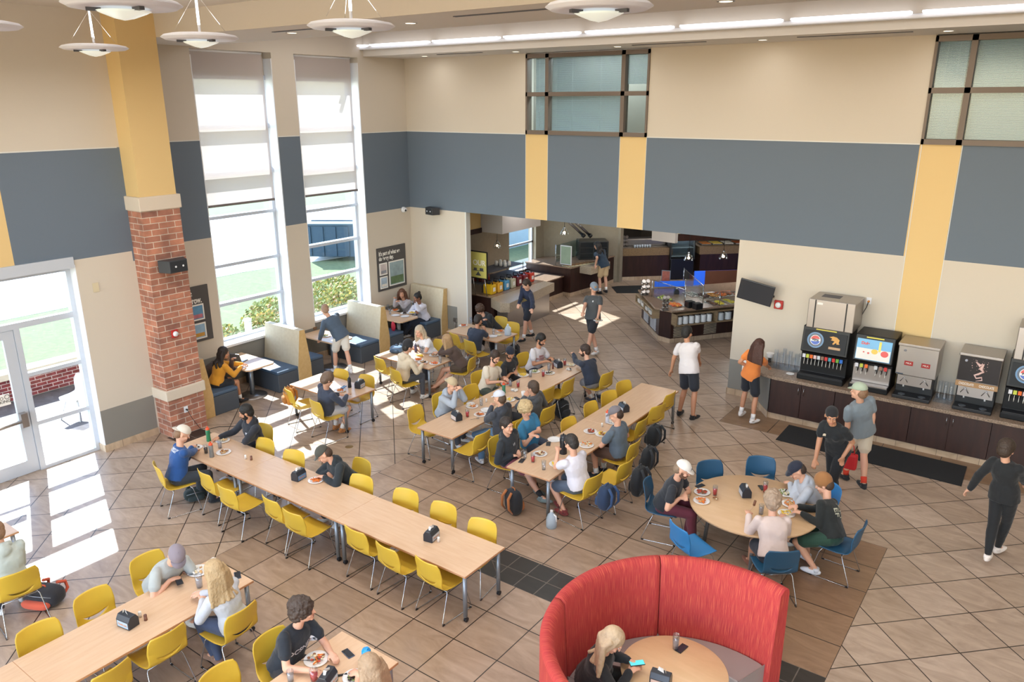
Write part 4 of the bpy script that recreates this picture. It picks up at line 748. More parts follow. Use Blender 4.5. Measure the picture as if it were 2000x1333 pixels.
# wells with food
ax=V((.57,.82,0)).normalized(); ay=V((-ax.y,ax.x,0)); aw=math.atan2(ax.y,ax.x)
def well(px,py,l,wd,lab,fc,rz=aw,n=46,sz=.03,h=.0):
    c=at(px,py,.93); t=thing('salad_pan',lab,'food pan',(c.x,c.y,.921+h),rz,group='food pans set in the salad bar')
    M().box(-l/2-.02,l/2+.02,-wd/2-.02,wd/2+.02,0,.012).build('pan_rim',m_steel,t,bev=.004); r=random.Random(int(px)); 
    m=M()
    for _ in range(n): m.sph((r.uniform(-l/2+sz,l/2-sz),r.uniform(-wd/2+sz,wd/2-sz),.012+r.uniform(0,.012)),(sz*r.uniform(.7,1.2),sz*r.uniform(.7,1.1),sz*r.uniform(.5,.8)),8,5,mi=r.randrange(2))
    f=m.build('food',[mat('food_'+fc[0],fc[0],.5),mat('food_'+fc[1],fc[1],.5)],t); f['kind']='stuff'; return t
well(1297,583,.55,.3,'pan of green lettuce and melon in the left guard of the salad bar',('9dae4a','c5cc7a'),aw+PI/2); well(1318,596,.45,.32,'pan of oranges and peaches at the front of the salad bar',('e0912e','d86a3a'),aw+PI/2,40,.042)
well(1375,578,.3,.5,'dark pan of beets in the salad bar','3a2a24 6a3a34'.split()); well(1392,577,.3,.5,'pan of shredded cheese in the salad bar','e0a050 d89040'.split()); well(1408,575,.3,.5,'pan of grated orange carrots in the salad bar','e8702a e0803a'.split()); well(1424,573,.3,.5,'pan of cubed ham at the right of the salad bar','c8784a a86040'.split())
well(1390,592,.16,.42,'front pan of brown dressing topping in the salad bar','7a4a30 5a3a28'.split()); well(1405,592,.2,.42,'front pan of bright yellow corn in the salad bar','e8d02a f0dc4a'.split()); well(1425,589,.2,.42,'front pan of yellow pineapple at the wall edge','e0c838 c0b030'.split())
well(1352,575,.3,.5,'pan with steel inserts and sprouts in the middle of the salad bar','8a8a86 b0b0a8'.split())
def guard(pts,z0,z1,lab,posts):
    t=thing('glass_sneeze_guard',lab,'glass guard',(pts[0].x,pts[0].y,.92)); 
    for a,b_ in zip(pts,pts[1:]): M().poly([(a.x,a.y,z0),(b_.x,b_.y,z0),(b_.x,b_.y,z1),(a.x,a.y,z1)]).build('glass_panel',MATS['guard_glass'],t,world=True)
    for p in posts: M().cyl((p.x,p.y,.92),(p.x,p.y,z1+.01),.012,n=8).build('post',m_chrome,t,world=True)
    for a,b_ in zip(pts,pts[1:]): M().tube([(a.x,a.y,z1),(b_.x,b_.y,z1)],.01,6).build('rail',m_chrome,t,world=True)
g_=[at(1273,580,.92),at(1337,598,.92),at(1337,577,.92)]; guard([at(1337,577,.92),at(1337,598,.92),at(1276,578,.92)],1.0,1.35,'clear glass guard around the fruit end of the salad bar',g_)
g_=[at(1336,585,.92),at(1373,598,.92)]; guard([at(1334,560,.92),at(1372,598,.92)],1.0,1.45,'tall glass guard across the middle of the salad bar',[at(1334,560,.92),at(1372,598,.92)]); guard([at(1372,598,.92),at(1440,596,.92)],.98,1.28,'front glass guard along the right of the salad bar',[at(1405,598,.92)])
def holder(px,py,lab,s=1):
    t=thing('utensil_holder',lab,'utensil holder',tuple(at(px,py,.921)),R_(50),group='steel utensil holders at the salad bar'); M().box(-.1*s,.1*s,-.08*s,.08*s,0,.02).build('foot',m_steel,t)
    for k in range(3):
        for j in (-1,1): M().cyl((j*.055*s,-.02,.05+.13*k*s),(j*.055*s,-.09*s,.12+.13*k*s),.045*s,.05*s,n=14).build('cylinder',m_steel,t)
holder(1258,576,'three tier steel utensil holder at the far left tip of the salad bar',1.1); holder(1298,606,'steel utensil holder with black cups at the near corner of the salad bar',.9); holder(1215,502,'steel utensil holder at the left end of the back counter')
bpy.data.objects['utensil_holder.002'].location=bl((1.98,8.5,0),.12,.3,1.125)
for px,py,s,l in ((1347,600,1,'left one'),(1362,604,1,'right one')): 
    c=at(px,py,.921); t=thing('dressing_bin','square black dressing bin on the salad bar ledge, '+l,'bin',(c.x,c.y,.921),aw,group='black bins on the salad bar'); M().prism([(-.1,-.1),(.1,-.1),(.1,.1),(-.1,.1)],0,.16).build('bin',m_black,t,bev=.01); M().box(-.085,.085,-.085,.085,.155,.162).build('well',mat('bin_inner','0a0a0c',.6),t)
dispenser(1321,574,.92,30,'dark one on the salad bar behind the glass','3f5a60'); 
t=thing('table_sign','small tented menu sign standing on the salad bar','sign',tuple(at(1300,552,.921)),R_(15)); M().box(-.13,.13,-.01,.01,0,.36).build('card',mat('card_grey','6f7a84',.5),t); M().box(-.11,.11,-.013,-.01,.02,.34).build('print',mat('card_print','a85a48',.5,var=.6,vs=14),t)
t=thing('blue_screen','bright blue tablet screen leaning on the salad bar glass','screen',tuple(at(1312,560,.95)),R_(40)); M().box(-.5,.4,-.01,.01,.0,.16).build('panel',mat('blue_screen_m','2f6fe0',.4,emit='2a62e8',es=.4),t)
# ================================================================ DRINK COUNTER
seams=[10.22,10.81,11.42,12.05,12.71,13.33,13.95,14.57,15.2]
for i in range(0,8,2):
    x0,x1=seams[i],seams[i+2]; t=thing('base_cabinet','espresso base cabinet %s'%['with one handle at the left end of the drink counter','behind the black polo woman','between the two long halves below the milk dispenser','at the right picture edge'][i//2],'cabinet',((x0+x1)/2,-.43,0),group='espresso cabinets under the drink counter')
    M().box(x0,x1-.004,-.85,-.004,.13,.84).build('carcass',m_dark,t,world=True)
    for k in (i,i+1):
        d=M().box(seams[k]+.004,seams[k+1]-.006,-.872,-.852,.135,.835).build('door',m_dark,t,world=True,bev=.002)
        hx=seams[k+1]-.05 if k%2==0 else seams[k]+.05
        M().tube([(hx,-.874,.62),(hx,-.90,.62),(hx,-.90,.76),(hx,-.874,.76)],.006,6).build('handle',m_chrome,d,world=True)
struct(M().box(10.2,15.2,-.82,0,0,.13).build('baseboard_counter',m_base))
t=thing('grey_end_panel','grey angled end panel closing the drink counter','panel',(10.1,-.4,0)); M().prism([(9.56,0),(10.2,-.85),(10.2,0)],.13,.84).build('panel',m_gray,t,world=True); M().prism([(9.54,0),(10.21,-.87),(10.21,0)],0,.13).build('tile_base',m_base,t,world=True)
t=thing('drink_countertop','long brown stone countertop carrying the drink machines','countertop',(12.5,-.5,.84)); M().prism([(9.6,0),(9.62,-.35),(10.0,-.86),(10.3,-.93),(15.3,-.93),(15.3,0)],.84,.90).build('slab',speckle_mat('stone_top',['8f7a68','83705e','a08a76','776553','988472'],60,.35),t,world=True,bev=.006)
CT=.902
m_face=mat('soda_black','0f1013',.4,spec=.3)
def globe(T,r,parent):
    rd,wh,bl_=mat('globe_red','c8281f',.35),mat('globe_white','eeeeee',.35),mat('globe_blue','1d4fb0',.35)
    def region(f0,f1,mt,nm,z):
        m=M(); n=24; up=[];lo=[]
        for i in range(n+1):
            x=-r+2*r*i/n; h=math.sqrt(max(0,r*r-x*x)); up.append((x,max(-h,min(h,f1(x/r)*r)),z)); lo.append((x,max(-h,min(h,f0(x/r)*r)),z))
        for i in range(n): m.poly([lo[i],lo[i+1],up[i+1],up[i]])
        m.xf(T); return m.build(nm,mt,parent,world=True)
    m=M(); m.poly([(1.1*r*math.cos(a*.2618),1.1*r*math.sin(a*.2618),0) for a in range(24)]); m.xf(T); m.build('globe_ring',wh,parent,world=True)
    region(lambda x:.28-.1*x*x+.08*math.sin(2*x),lambda x:2,rd,'globe_red',.002); region(lambda x:-2,lambda x:-.28+.1*x*x+.08*math.sin(2*x),bl_,'globe_blue',.002)
    text_me('PEPSI',r*.62,mat('ink_black','101114',.5),T@MX.Translation((0,0,.004)),parent=parent,bold=.002)
def soda(x0,x1,lab,kind):
    cx=(x0+x1)/2; t=thing('soda_fountain',lab,'drink dispenser',(cx,-.45,CT)); w=x1-x0
    m=M(); P=[(-.76,0),(-.05,0),(-.05,1.03),(-.62,1.03),(-.70,.55),(-.58,.50),(-.58,.12),(-.76,.10)]; b=len(m.v)
    H=1.03 if kind!='juice' else 1.06
    for x in (x0,x1): m.v+=[(x,p[0],CT+p[1]) for p in P]
    n=len(P); m.face([i for i in range(n)]); m.face([n+i for i in range(n)][::-1])
    for i in range(n): j=(i+1)%n; m.face([i,j,n+j,n+i][::-1])
    m.build('case',m_face,t,world=True,bev=.012)
    T=frame((cx,-.665,CT+.79),(1,0,0),(0,.08,.48)); T=T@MX.Translation((0,0,.008))
    M().box(-w/2+.04,w/2-.04,-.21,.17,0,.004,T=T).build('front_panel',mat('panel_swirl','0c1018',.4,spec=.2) if kind!='juice' else mat('panel_sky','4f9fd0',.3,var=.2,vs=2),t,world=True)
    M().box(-w*.22,w*.22,.195,.215,0,.006,T=T).build('yellow_strip',mat('strip_yellow','d9c828',.4),t,world=True)
    T2=T@MX.Translation((0,0,.006))
    if kind=='soda':
        for r_,c in ((.15,'2f6ea0'),(.125,'173050')): 
            m=M(); m.poly([(-.17+r_*math.cos(a*.2618),r_*math.sin(a*.2618),.0 if r_>.14 else .001) for a in range(24)]); m.xf(T2); m.build('swirl',mat('swirl_'+c,c,.3),t,world=True)
        globe(T2@MX.Translation((-.17,0,.003)),.085,t)
        m=M(); m.poly([(x*.011+.17,y*.011+.03,.002) for x,y in ((-9,6),(-3,8),(3,7),(8,3),(7,-2),(9,-4),(4,-5),(3,-2),(-1,-6),(-3,-5),(0,0),(-6,1),(-4,4))]); m.xf(T2); m.build('lion_emblem',mat('emblem_gold','c98f2e',.4),t,world=True)
        M().box(.08,.29,-.13,-.085,.0,.003,T=T2).build('name_plate',mat('plate_tan','b08a60',.4),t,world=True)
    else:
        m=M(); m.box(-w/2+.05,w/2-.05,-.20,.0,0,.002,T=T2); m.build('white_wave',m_paper,t,world=True)
        text_me('Dole',.07,mat('globe_red','c8281f',.4),T2@MX.Translation((-.15,.09,.004)),parent=t,bold=.003)
        for c,x,y,r_ in (('e3b93a',.02,-.04,.055),('d8433c',.19,-.06,.065),('c83c34',-.08,-.08,.02),('c83c34',-.16,-.07,.015)): 
            m=M(); m.poly([(x+r_*math.cos(a*.39),y+r_*.85*math.sin(a*.39),.004) for a in range(16)]); m.xf(T2); m.build('fruit',mat('fruit_'+c,c,.4),t,world=True)
        M().box(.08,.12,-.03,.15,.003,.005,T=T2).build('juice_stream',mat('stream','e8c832',.3),t,world=True)
    n=11 if kind=='soda' else 7; cs=['d8d8e0','b9c24a','e06a2a','d8b8b8','c8ccd0','8a6a5a','c03030','4a90a0','c82c28','6aa03c','2a6ac0']
    for i in range(n):
        x=x0+.05+(w-.1)*(i+.5)/n
        if kind!='soda' and i==3: continue
        M().box(x-.026,x+.026,-.715,-.70,CT+.43,CT+.50).build('flavour_card',mat('card_%s'%cs[i],cs[i],.4),t,world=True); 
        v_=M().cyl((x,-.64,CT+.33),(x,-.64,CT+.42),.014,.018,n=8).build('nozzle',m_black,t,world=True); M().tube([(x,-.66,CT+.40),(x,-.68,CT+.31),(x,-.67,CT+.29)],.005,5).build('lever',m_paper,v_,world=True)
    M().box(x0+.02,x1-.02,-.75,-.585,CT+.10,CT+.125).build('drip_tray',m_black if kind=='soda' else m_steel,t,world=True)
    if kind=='juice': M().box(x0+.02,x1-.02,-.59,-.582,CT+.13,CT+.45).build('splash_plate',m_steel,t,world=True)
    for x in (x0+.05,x1-.05): M().cyl((x,-.72,CT-.0),(x,-.72,CT+.01),.02).build('foot',m_chrome,t,world=True)
    return t
soda(10.66,11.5,'black soda fountain with round red white and blue logo, under the left ice machine','soda'); soda(11.6,12.27,'black juice fountain with bright fruit picture panel','juice'); soda(14.02,14.86,'black soda fountain cut by the right picture edge','soda')
def ice(x0,x1,lab):
    t=thing('ice_machine',lab,'ice machine',((x0+x1)/2,-.4,CT+1.032)); z=CT+1.032
    M().box(x0,x1,-.72,-.05,z,z+.55).build('case',m_steel,t,world=True,bev=.012)
    for x in (x0+.13,x1-.15): M().box(x-.012,x+.012,-.724,-.719,z+.01,z+.54).build('groove',m_black,t,world=True)
    M().box(x0+.16,x0+.26,-.727,-.72,z+.46,z+.5).build('maker_plate',m_paper,t,world=True); M().box(x0+.15,x1-.35,-.45,-.2,z+.551,z+.553).build('top_vent',m_gp,t,world=True)
ice(10.72,11.55,'stainless ice machine stacked on the left soda fountain'); ice(14.05,14.9,'stainless ice machine at the right picture edge')
def milk(x0,x1,lab,choc):
    t=thing('milk_dispenser',lab,'drink dispenser',((x0+x1)/2,-.45,CT)); cx=(x0+x1)/2; w=x1-x0
    M().box(x0,x1,-.62,-.06,CT+.40,CT+.98).build('case',m_steel,t,world=True,bev=.012); M().box(x0-.01,x1+.01,-.66,-.05,CT+.94,CT+.99).build('lid',m_steel,t,world=True,bev=.01)
    M().box(x0+.02,x1-.02,-.50,-.06,CT,CT+.40).build('lower_body',m_black,t,world=True,bev=.01); M().box(x0+.05,x1-.05,-.63,-.5,CT+.22,CT+.40).build('valve_panel',m_steel,t,world=True)
    M().box(x0+.02,x1-.02,-.78,-.5,CT,CT+.06).build('drip_base',m_black,t,world=True,bev=.01)
    for s in (-.25,.25):
        x=cx+s*w; M().cyl((x,-.68,CT+.061),(x,-.68,CT+.064),.06,n=20).build('drip_grid',m_chrome,t,world=True); M().tube([(x-.06,-.64,CT+.28),(x,-.67,CT+.38),(x+.06,-.64,CT+.28)],.007,6).build('lever',m_chrome,t,world=True)
        M().cyl((x,-.60,CT+.18),(x,-.60,CT+.24),.014).build('spout',m_white,t,world=True)
    T=frame((cx,-.625,CT+.70),(1,0,0),(0,0,1))
    if not choc:
        for s,tx in ((-.2,'MILK'),(.22,'MILK')):
            M().box(s*w-.07,s*w+.07,-.11,-.03,0,.004,T=T).build('label',mat('label_red','9a1c1c',.4),t,world=True); text_me(tx,.045,m_paper,T@MX.Translation((s*w,-.07,.006)),parent=t)
        M().box(-w/2+.01,-w*.3,-.29,-.27,0,.004,T=T).build('maker_badge',mat('badge_blue','3a4a5a',.4),t,world=True)
    else:
        M().box(-w/2+.01,w/2-.01,-.2,.24,0,.006,T=T).build('black_panel',mat('choc_panel','1c1414',.3),t,world=True); M().box(-w/2+.0,w/2,-.30,-.21,0,.03,T=T).build('name_strip',mat('strip_tan','a5805a',.4),t,world=True)
        for s in (-.24,.24): text_me('CHOCOLATE',.06,m_paper,T@MX.Translation((s*w,-.255,.032))@MX.Diagonal((.62,1,1,1)),parent=t,bold=.001)
        m=M(); pts=[(-.06,.16),(0,.1),(.05,.14),(.02,.05),(.06,-.0),(0,-.05),(-.05,-.08),(-.02,-.13),(.05,-.1),(.06,-.15),(-.02,-.18)]
        m.tube([T@V((x*1.1,y,.01)) for x,y in pts],[.008,.03,.012,.035,.02,.018,.016,.014,.014,.012,.004],8); r=random.Random(5)
        for k in range(24): m.sph(T@V((r.uniform(-.12,.12),r.uniform(-.02,.2),.01)),r.uniform(.003,.009),6,4)
        m.build('milk_splash',mat('splash_pink','d8b6b0',.4),t,world=True)
    M().cyl((cx-w*.33,-.625,CT+.86),(cx-w*.33,-.645,CT+.86),.022).build('lock',m_chrome,t,world=True)
milk(12.33,12.98,'stainless milk dispenser with two small red labels',False); milk(13.29,13.92,'stainless dispenser with black front and pink chocolate splash',True)
m_cup=glass_mat('clear_plastic','f2f6fb',.07,.15)
def cupstack(x,y,n,lab,grp,r=.04,z=CT+.012):
    t=thing('cup_stack',lab,'cup stack',(x,y,z),group=grp); pr=[]
    for j in range(n): pr+=[(r*.82,.0+j*.035),(r,.03+j*.035)]
    M().lathe(pr+[(r,.03+(n-1)*.035+.05)],16,cap1=False).build('cups',m_cup,t)
for i in range(10): cupstack(10.12+.12*(i%5),-.2-.15*(i//5),6+(i*7)%4,'%s clear cup stack, %s row of the tray left of the soda fountain'%(ORD[i%5],['back','front'][i//5]),'clear cup stacks left of the soda fountain')
t=thing('cup_tray','clear plastic tray holding the cup stacks','tray',(10.3,-.28,CT)); M().box(9.98,10.64,-.44,-.1,CT,CT+.01).build('tray_floor',m_cup,t,world=True); 
for q in ((9.98,10.64,-.445,-.44),(9.98,9.985,-.44,-.1),(10.635,10.64,-.44,-.1)): M().box(*q,CT,CT+.09).build('tray_wall',m_cup,t,world=True)
for i in range(3): cupstack(13.05+.09*i,-.38,8,['left','middle','right'][i]+' of three tall cup stacks between the milk and chocolate dispensers','clear cup stacks between the dispensers')
t=thing('cup_tray','clear tray under the cups between the two dispensers','tray',(13.13,-.4,CT)); M().box(12.99,13.28,-.6,-.25,CT,CT+.05).build('tray_floor',m_cup,t,world=True)
t=thing('bowl_stack','white bowls stacked on the counter left end','bowl',(9.93,-.12,CT+.1)); M().lathe([(.04,0),(.07,.03),(.04,.02),(.075,.06),(.045,.05),(.08,.1)],18).build('bowls',m_plate,t); M().cyl((0,0,-.1),(0,0,0),.03).build('stand',m_black,t)
t=thing('white_saucer','white round saucer at the counter edge by the cup tray','saucer',(10.5,-.62,CT)); M().lathe([(.04,0),(.075,.02),(.07,.022),(.03,.01)],24).build('dish',m_plate,t)
for P,l in (([(10.69,-1.81),(10.68,-.98),(12.0,-1.0),(12.0,-1.84)],'short one behind the black polo woman'),([(12.03,-1.84),(12.03,-1.0),(13.71,-1.03),(13.73,-1.88)],'long one in front of the milk dispensers')):
    tag(M().prism(P,.001,.012).build('floor_mat',MATS['mat_black']),'black rubber floor mat along the drink counter, '+l,'mat')
# ================================================================ PEOPLE
SKIN={'l':'d9a68b','m':'c08a6a','d':'8a5c42'}
def smat(k): return mat('skin_'+k,SKIN[k],.55,var=.05,vs=12)
def cmat(c,pat=None): return mat('cloth_'+c,c,.85,bump=.8,bs=9,var=.07,vs=5,sheen=.15)
def remesh(m,vox,mt,name,parent,sm=3,disp=0,smf=.5,dsc=None):
    o=bpy.data.objects.new('tmp',m.mesh('tmp',mt)); COL.objects.link(o)
    r=o.modifiers.new('r','REMESH'); r.mode='VOXEL'; r.voxel_size=vox; r.use_smooth_shade=True
    if sm: s=o.modifiers.new('s','SMOOTH'); s.factor=smf; s.iterations=sm
    if disp:
        ns=dsc or (.10 if name!='hair' else .03); tn='fold%g'%ns; tx=bpy.data.textures.get(tn) or bpy.data.textures.new(tn,'CLOUDS'); tx.noise_scale=ns
        d=o.modifiers.new('d','DISPLACE'); d.texture=tx; d.strength=disp; d.mid_level=.5
    return o,name,parent
PENDING=[]
def flush():
    bpy.context.view_layer.update(); dg=bpy.context.evaluated_depsgraph_get()
    for o,name,parent,cb in PENDING:
        me=bpy.data.meshes.new_from_object(o.evaluated_get(dg)); me.name=name; me.polygons.foreach_set('use_smooth',[True]*len(me.polygons))
        q=bpy.data.objects.new(name,me); COL.objects.link(q); q.parent=parent
        if cb: cb(q)
    for o,*_ in PENDING: bpy.data.objects.remove(o)
    PENDING.clear()
def ik(S,T,a,b,pole):
    d=T-S; L=d.length
    if L>(a+b)*.995: T=S+d.normalized()*(a+b)*.995; d=T-S; L=d.length
    if L<.12: T=S+d.normalized()*.12; d=T-S; L=.12
    x=d.normalized(); k=(a*a-b*b+L*L)/(2*L); h=math.sqrt(max(0,a*a-k*k)); p=pole-x*pole.dot(x); p=p.normalized() if p.length>1e-4 else x.orthogonal()
    return S+x*k+p*h,T
def person(desc,pel,face,head,hands=(None,None),top=('tee','888888'),bot=('pants','333333'),skin='l',hair=('short','3a2a20'),hat=None,beard=None,shoes='dddddd',feet=(None,None),s=1.0,fem=False,look=None,nod=None,stand=False,lean=None,pz=None,twist=0,prnt=None,cat='person',sock='e8e8e8',detail=0):
    a=R_(face); Fh=V((math.cos(a),math.sin(a),0)); Rh=Fh.cross(V((0,0,1))); Z=V((0,0,1))
    if stand:
        f0,f1=[at(*f,.04) for f in feet]; c=(f0+f1)/2; P=V((c.x,c.y,.93*s))
        if pel: P=V((pel[0],pel[1],pz or .9*s))
    else: P=V((pel[0],pel[1],pz or .52))
    Lh=(.69 if not stand else .67)*s; v=ray(*head).normalized(); oc=CAM-P; b_=oc.dot(v); disc=b_*b_-(oc.dot(oc)-Lh*Lh)
    if disc<0: Hc=CAM+v*(-b_); Hc=P+(Hc-P).normalized()*Lh
    else:
        best=None
        for sg in (-1,1):
            q=CAM+v*(-b_+sg*math.sqrt(disc)); d=(q-P); sc=d.z/Lh+.35*d.dot(Fh)/Lh-(1.5 if d.dot(Fh)<-.22 else 0)
            if best is None or sc>best[0]: best=(sc,q)
        Hc=best[1]
    O=V((P.x,P.y,0)); t=thing('person',desc,cat,O)
    U=(Hc-P).normalized(); Nk=P+U*.50*s
    R=(Rh-U*Rh.dot(U)).normalized(); F=U.cross(R)
    if twist: 
        q=MX.Rotation(R_(twist),3,U); Rs=q@R; Fs=q@F
    else: Rs,Fs=R,F
    sw=(.165 if fem else .19)*s
    def fr(x,y,z): return MX(((x.x,y.x,z.x),(x.y,y.y,z.y),(x.z,y.z,z.z)))
    # head frame
    la=R_(look if look is not None else face); hd=-.35 if nod is None else nod
    hf=V((math.cos(la),math.sin(la),0))*math.cos(hd)+Z*math.sin(hd); hf.normalize(); hr=hf.cross(Z).normalized(); hu=hr.cross(hf); TH=fr(hr,hf,hu)*1.06
    def H(x,y,z): return Hc+(hr*x+hf*y+hu*z)*s*1.06
    vox=.0085 if detail else .0105
    skm=smat(skin); tm=cmat(top[1]); bm_=cmat(bot[1])
    body=M(); shirt=M(); pants=M()
    def L(p): return p-O
    def torso(m,g,lo=True,up=True):
        if up:
            m.sph(L(P+U*.345*s+F*.0),((sw-.025*s)+g,.105*s+g,.17*s+g),18,12,T=fr(Rs,Fs,U)); m.cyl(L(Nk-U*.055*s-Rs*(sw-.03*s)),L(Nk-U*.055*s+Rs*(sw-.03*s)),.055*s+g,n=12,hemi=3)
        m.sph(L(P+U*.19*s+F*.01),((.128 if fem else .142)*s+g,.105*s+g,.17*s+g),16,10,T=fr(R,F,U))
        if lo: m.sph(L(P+U*.03*s),(.163*s+g,.122*s+g,.125*s+g),16,10,T=fr(R,F,U))
        if fem and up:
            for sx in (-1,1): m.sph(L(P+U*.34*s+Rs*sx*.07*s+Fs*.075*s),.062*s+g,10,8)
    torso(body,-.03); body.cyl(L(Nk-U*.06*s),L(H(0,-.02,-.06)),.055*s,.05*s,n=12,hemi=2)
    # head
    body.sph(L(H(0,-.012,.03)),(.076*s,.097*s,.092*s),20,14,T=TH); body.sph(L(H(0,.022,-.045)),(.056*s,.066*s,.068*s),16,12,T=TH)
    body.sph(L(H(0,.075,-.085)),(.026*s,.022*s,.022*s),10,8,T=TH)
    body.cyl(L(H(0,.086,.015)),L(H(0,.108,-.024)),.009*s,.0135*s,n=8,hemi=2); body.cyl(L(H(-.04,.078,.032)),L(H(.04,.078,.032)),.012*s,n=8,hemi=2)
    for sx in (-1,1): body.sph(L(H(sx*.078,-.012,-.012)),(.011*s,.020*s,.031*s),10,8,T=TH); body.sph(L(H(sx*.038,.066,-.03)),(.022*s,.02*s,.02*s),8,6,T=TH)
    body.cyl(L(H(-.017,.084,-.055)),L(H(.017,.084,-.055)),.0105*s,n=8,hemi=2)
    # arms
    Hs=[None,None]; given=[(at(*h) if isinstance(h,tuple) and len(h)==3 else None) for h in hands]
    pref=[]
    for g in given:
        if g is not None: pref.append(((g-P).dot(Rh),g))
    if len(pref)==2: pref.sort(key=lambda q:q[0]); Hs=[pref[0][1],pref[1][1]]
    elif len(pref)==1: Hs[1 if pref[0][0]>0 else 0]=pref[0][1]
    k={'tee':.6,'long':1,'hoodie':1,'tank':0}[top[0]]
    for i,sx in enumerate((-1,1)):
        S=Nk-U*.05*s+Rs*sx*sw; T=Hs[i]
        if T is None:
            T=(P+Fh*.30*s+Rh*sx*.10+Z*.17) if not stand else (V((P.x,P.y,.74*s))+Rh*sx*.25*s+Fh*.05)
        dirT=(T-S).normalized(); 
        pole=((-Z*.9+Rh*sx*.2+Fh*.5) if T.z>S.z-.22 else (-Z*.8+Rh*sx*.55-Fh*.25)) if not stand else (-Fh*.9+Rh*sx*.4)
        hd_=.075*s; W=T-(V((dirT.x,dirT.y,dirT.z*.3)).normalized()*hd_)
        E,W=ik(S,W,.285*s,.255*s,pole); fa=(W-E).normalized()
        hv=(T-W); hv=(hv.normalized()*.6+fa*.6); hv.normalize() 
        up_=(Z-hv*Z.dot(hv)); up_=up_.normalized() if up_.length>.2 else (-Fh-hv*(-Fh).dot(hv)).normalized()
        sd=hv.cross(up_)
        body.cyl(L(S-U*.01),L(E),.043*s,.041*s,n=12,hemi=3); body.cyl(L(E),L(W),.040*s,.027*s,n=12,hemi=3)
        pc=W+hv*.045*s; body.sph(L(pc),(.040*s,.048*s,.017*s),12,8,T=fr(sd,hv,up_)); body.cyl(L(W),L(pc),.026*s,.024*s,n=10,hemi=2)
        for q in range(4):
            fx=(-.030+.020*q)*s; ln=(.036,.042,.040,.032)[q]*s; b0=W+hv*.082*s+sd*fx; b1=b0+(hv*.8-up_*.45).normalized()*ln; b2=b1+(hv*.35-up_*.9).normalized()*ln*.8
            body.cyl(L(b0-hv*.02),L(b1),.0092*s,.0085*s,n=8,hemi=2); body.cyl(L(b1),L(b2),.0085*s,.0075*s,n=8,hemi=2)
        th=-sx; t0=W+hv*.025*s+sd*th*.028*s; t1=t0+(hv*.65+sd*th*.7-up_*.25).normalized()*.038*s; t2=t1+(hv*.95-up_*.3).normalized()*.028*s
        # thumb on the inner side of the palm
        inner=1 if (sd.dot(Rh)*sx)<0 else -1; t0=W+hv*.025*s+sd*inner*.028*s; t1=t0+(hv*.65+sd*inner*.7-up_*.25).normalized()*.038*s; t2=t1+(hv*.95-up_*.3).normalized()*.028*s
        body.cyl(L(t0),L(t1),.0115*s,.0105*s,n=8,hemi=2); body.cyl(L(t1),L(t2),.0105*s,.0085*s,n=8,hemi=2)
        g=.017
        if k: shirt.cyl(L(S-Rs*sx*.012-U*.012),L(S+(E-S)*(k if k<1 else 1)),.050*s+g,(.049 if k<1 else .041)*s+g,n=14,hemi=3 if k==1 else 1); shirt.sph(L(S-Rs*sx*.02-U*.015),.055*s+g*.5,12,8)
        if k==1: shirt.cyl(L(E),L(W-fa*.01),.043*s+g,.033*s+g*.6,n=14,hemi=2)
    wf=(.176,.136) if fem else (.184,.144); hz_=-.07 if stand else -.005
    shirt.rings([(L(P+U*hz_*s-F*.005),(wf[0]+.012)*s,(wf[1]+.008)*s),(L(P+U*.09*s),wf[0]*s,wf[1]*s),(L(P+U*.2*s+F*.004),(.142 if fem else .166)*s,(.116 if fem else .130)*s),(L(P+U*.33*s),(sw+.002),(.128 if fem else .134)*s),(L(P+U*.42*s),sw+.004,.112*s),(L(P+U*.468*s),sw*.80,.086*s),(L(P+U*.497*s),.085*s,.068*s)],(Rs+R).normalized(),(Fs+F).normalized())
    if fem:
        for sx in (-1,1): shirt.sph(L(P+U*.335*s+Rs*sx*.068*s+Fs*.082*s),.062*s,10,8)
    if top[0]=='hoodie':
        hb=Nk+U*.01*s-Fs*.045*s; n_=9; pts=[]
        for q in range(n_): an=-2.3+4.6*q/(n_-1); pts.append(L(Nk+U*(.0+.035*math.cos(an))*s+Rs*math.sin(an)*.085*s-Fs*math.cos(an)*.075*s))
        shirt.tube(pts,[.02]+[.038]*(n_-2)+[.02],10); shirt.sph(L(hb-Fs*.05*s-U*.05*s),(.09*s,.05*s,.075*s),12,8,T=fr(Rs,Fs,U))
    else: shirt.cyl(L(Nk-U*.07*s),L(Nk-U*.005*s),.085*s,.063*s,n=14)
    # legs
    kb={'pants':1,'shorts':.80,'skirt':.7,'leggings':1,'miniskirt':.5}[bot[0]]
    for i,sx in enumerate((-1,1)):
        Hp=P+R*sx*.088*s-U*.0; T=feet[i]; 
        if stand and T is not None: A=at(*T,.085*s)
        elif T is not None: A=at(*T,.09)
        else: A=V((P.x,P.y,.085))+Fh*(.40+.06*sx)*s+Rh*sx*.13
        K,A=ik(Hp,A,.43*s,.42*s,Fh+Z*(.9 if not stand else .0)+Rh*sx*.15)
        body.cyl(L(Hp),L(K),.078*s,.052*s,n=14,hemi=3); md=K+(A-K)*.3-Fh*.012; body.cyl(L(K),L(md),.050*s,.054*s,n=12,hemi=3); body.cyl(L(md),L(A),.054*s,.033*s,n=12,hemi=3)
        fd=(Fh*.95+Rh*sx*.18).normalized(); fz=V((0,0,1)); body.cyl(L(A),L(A+fd*.10-fz*.04),.033*s,.03*s,n=10,hemi=2)
        g=.018 if bot[0]!='leggings' else .010
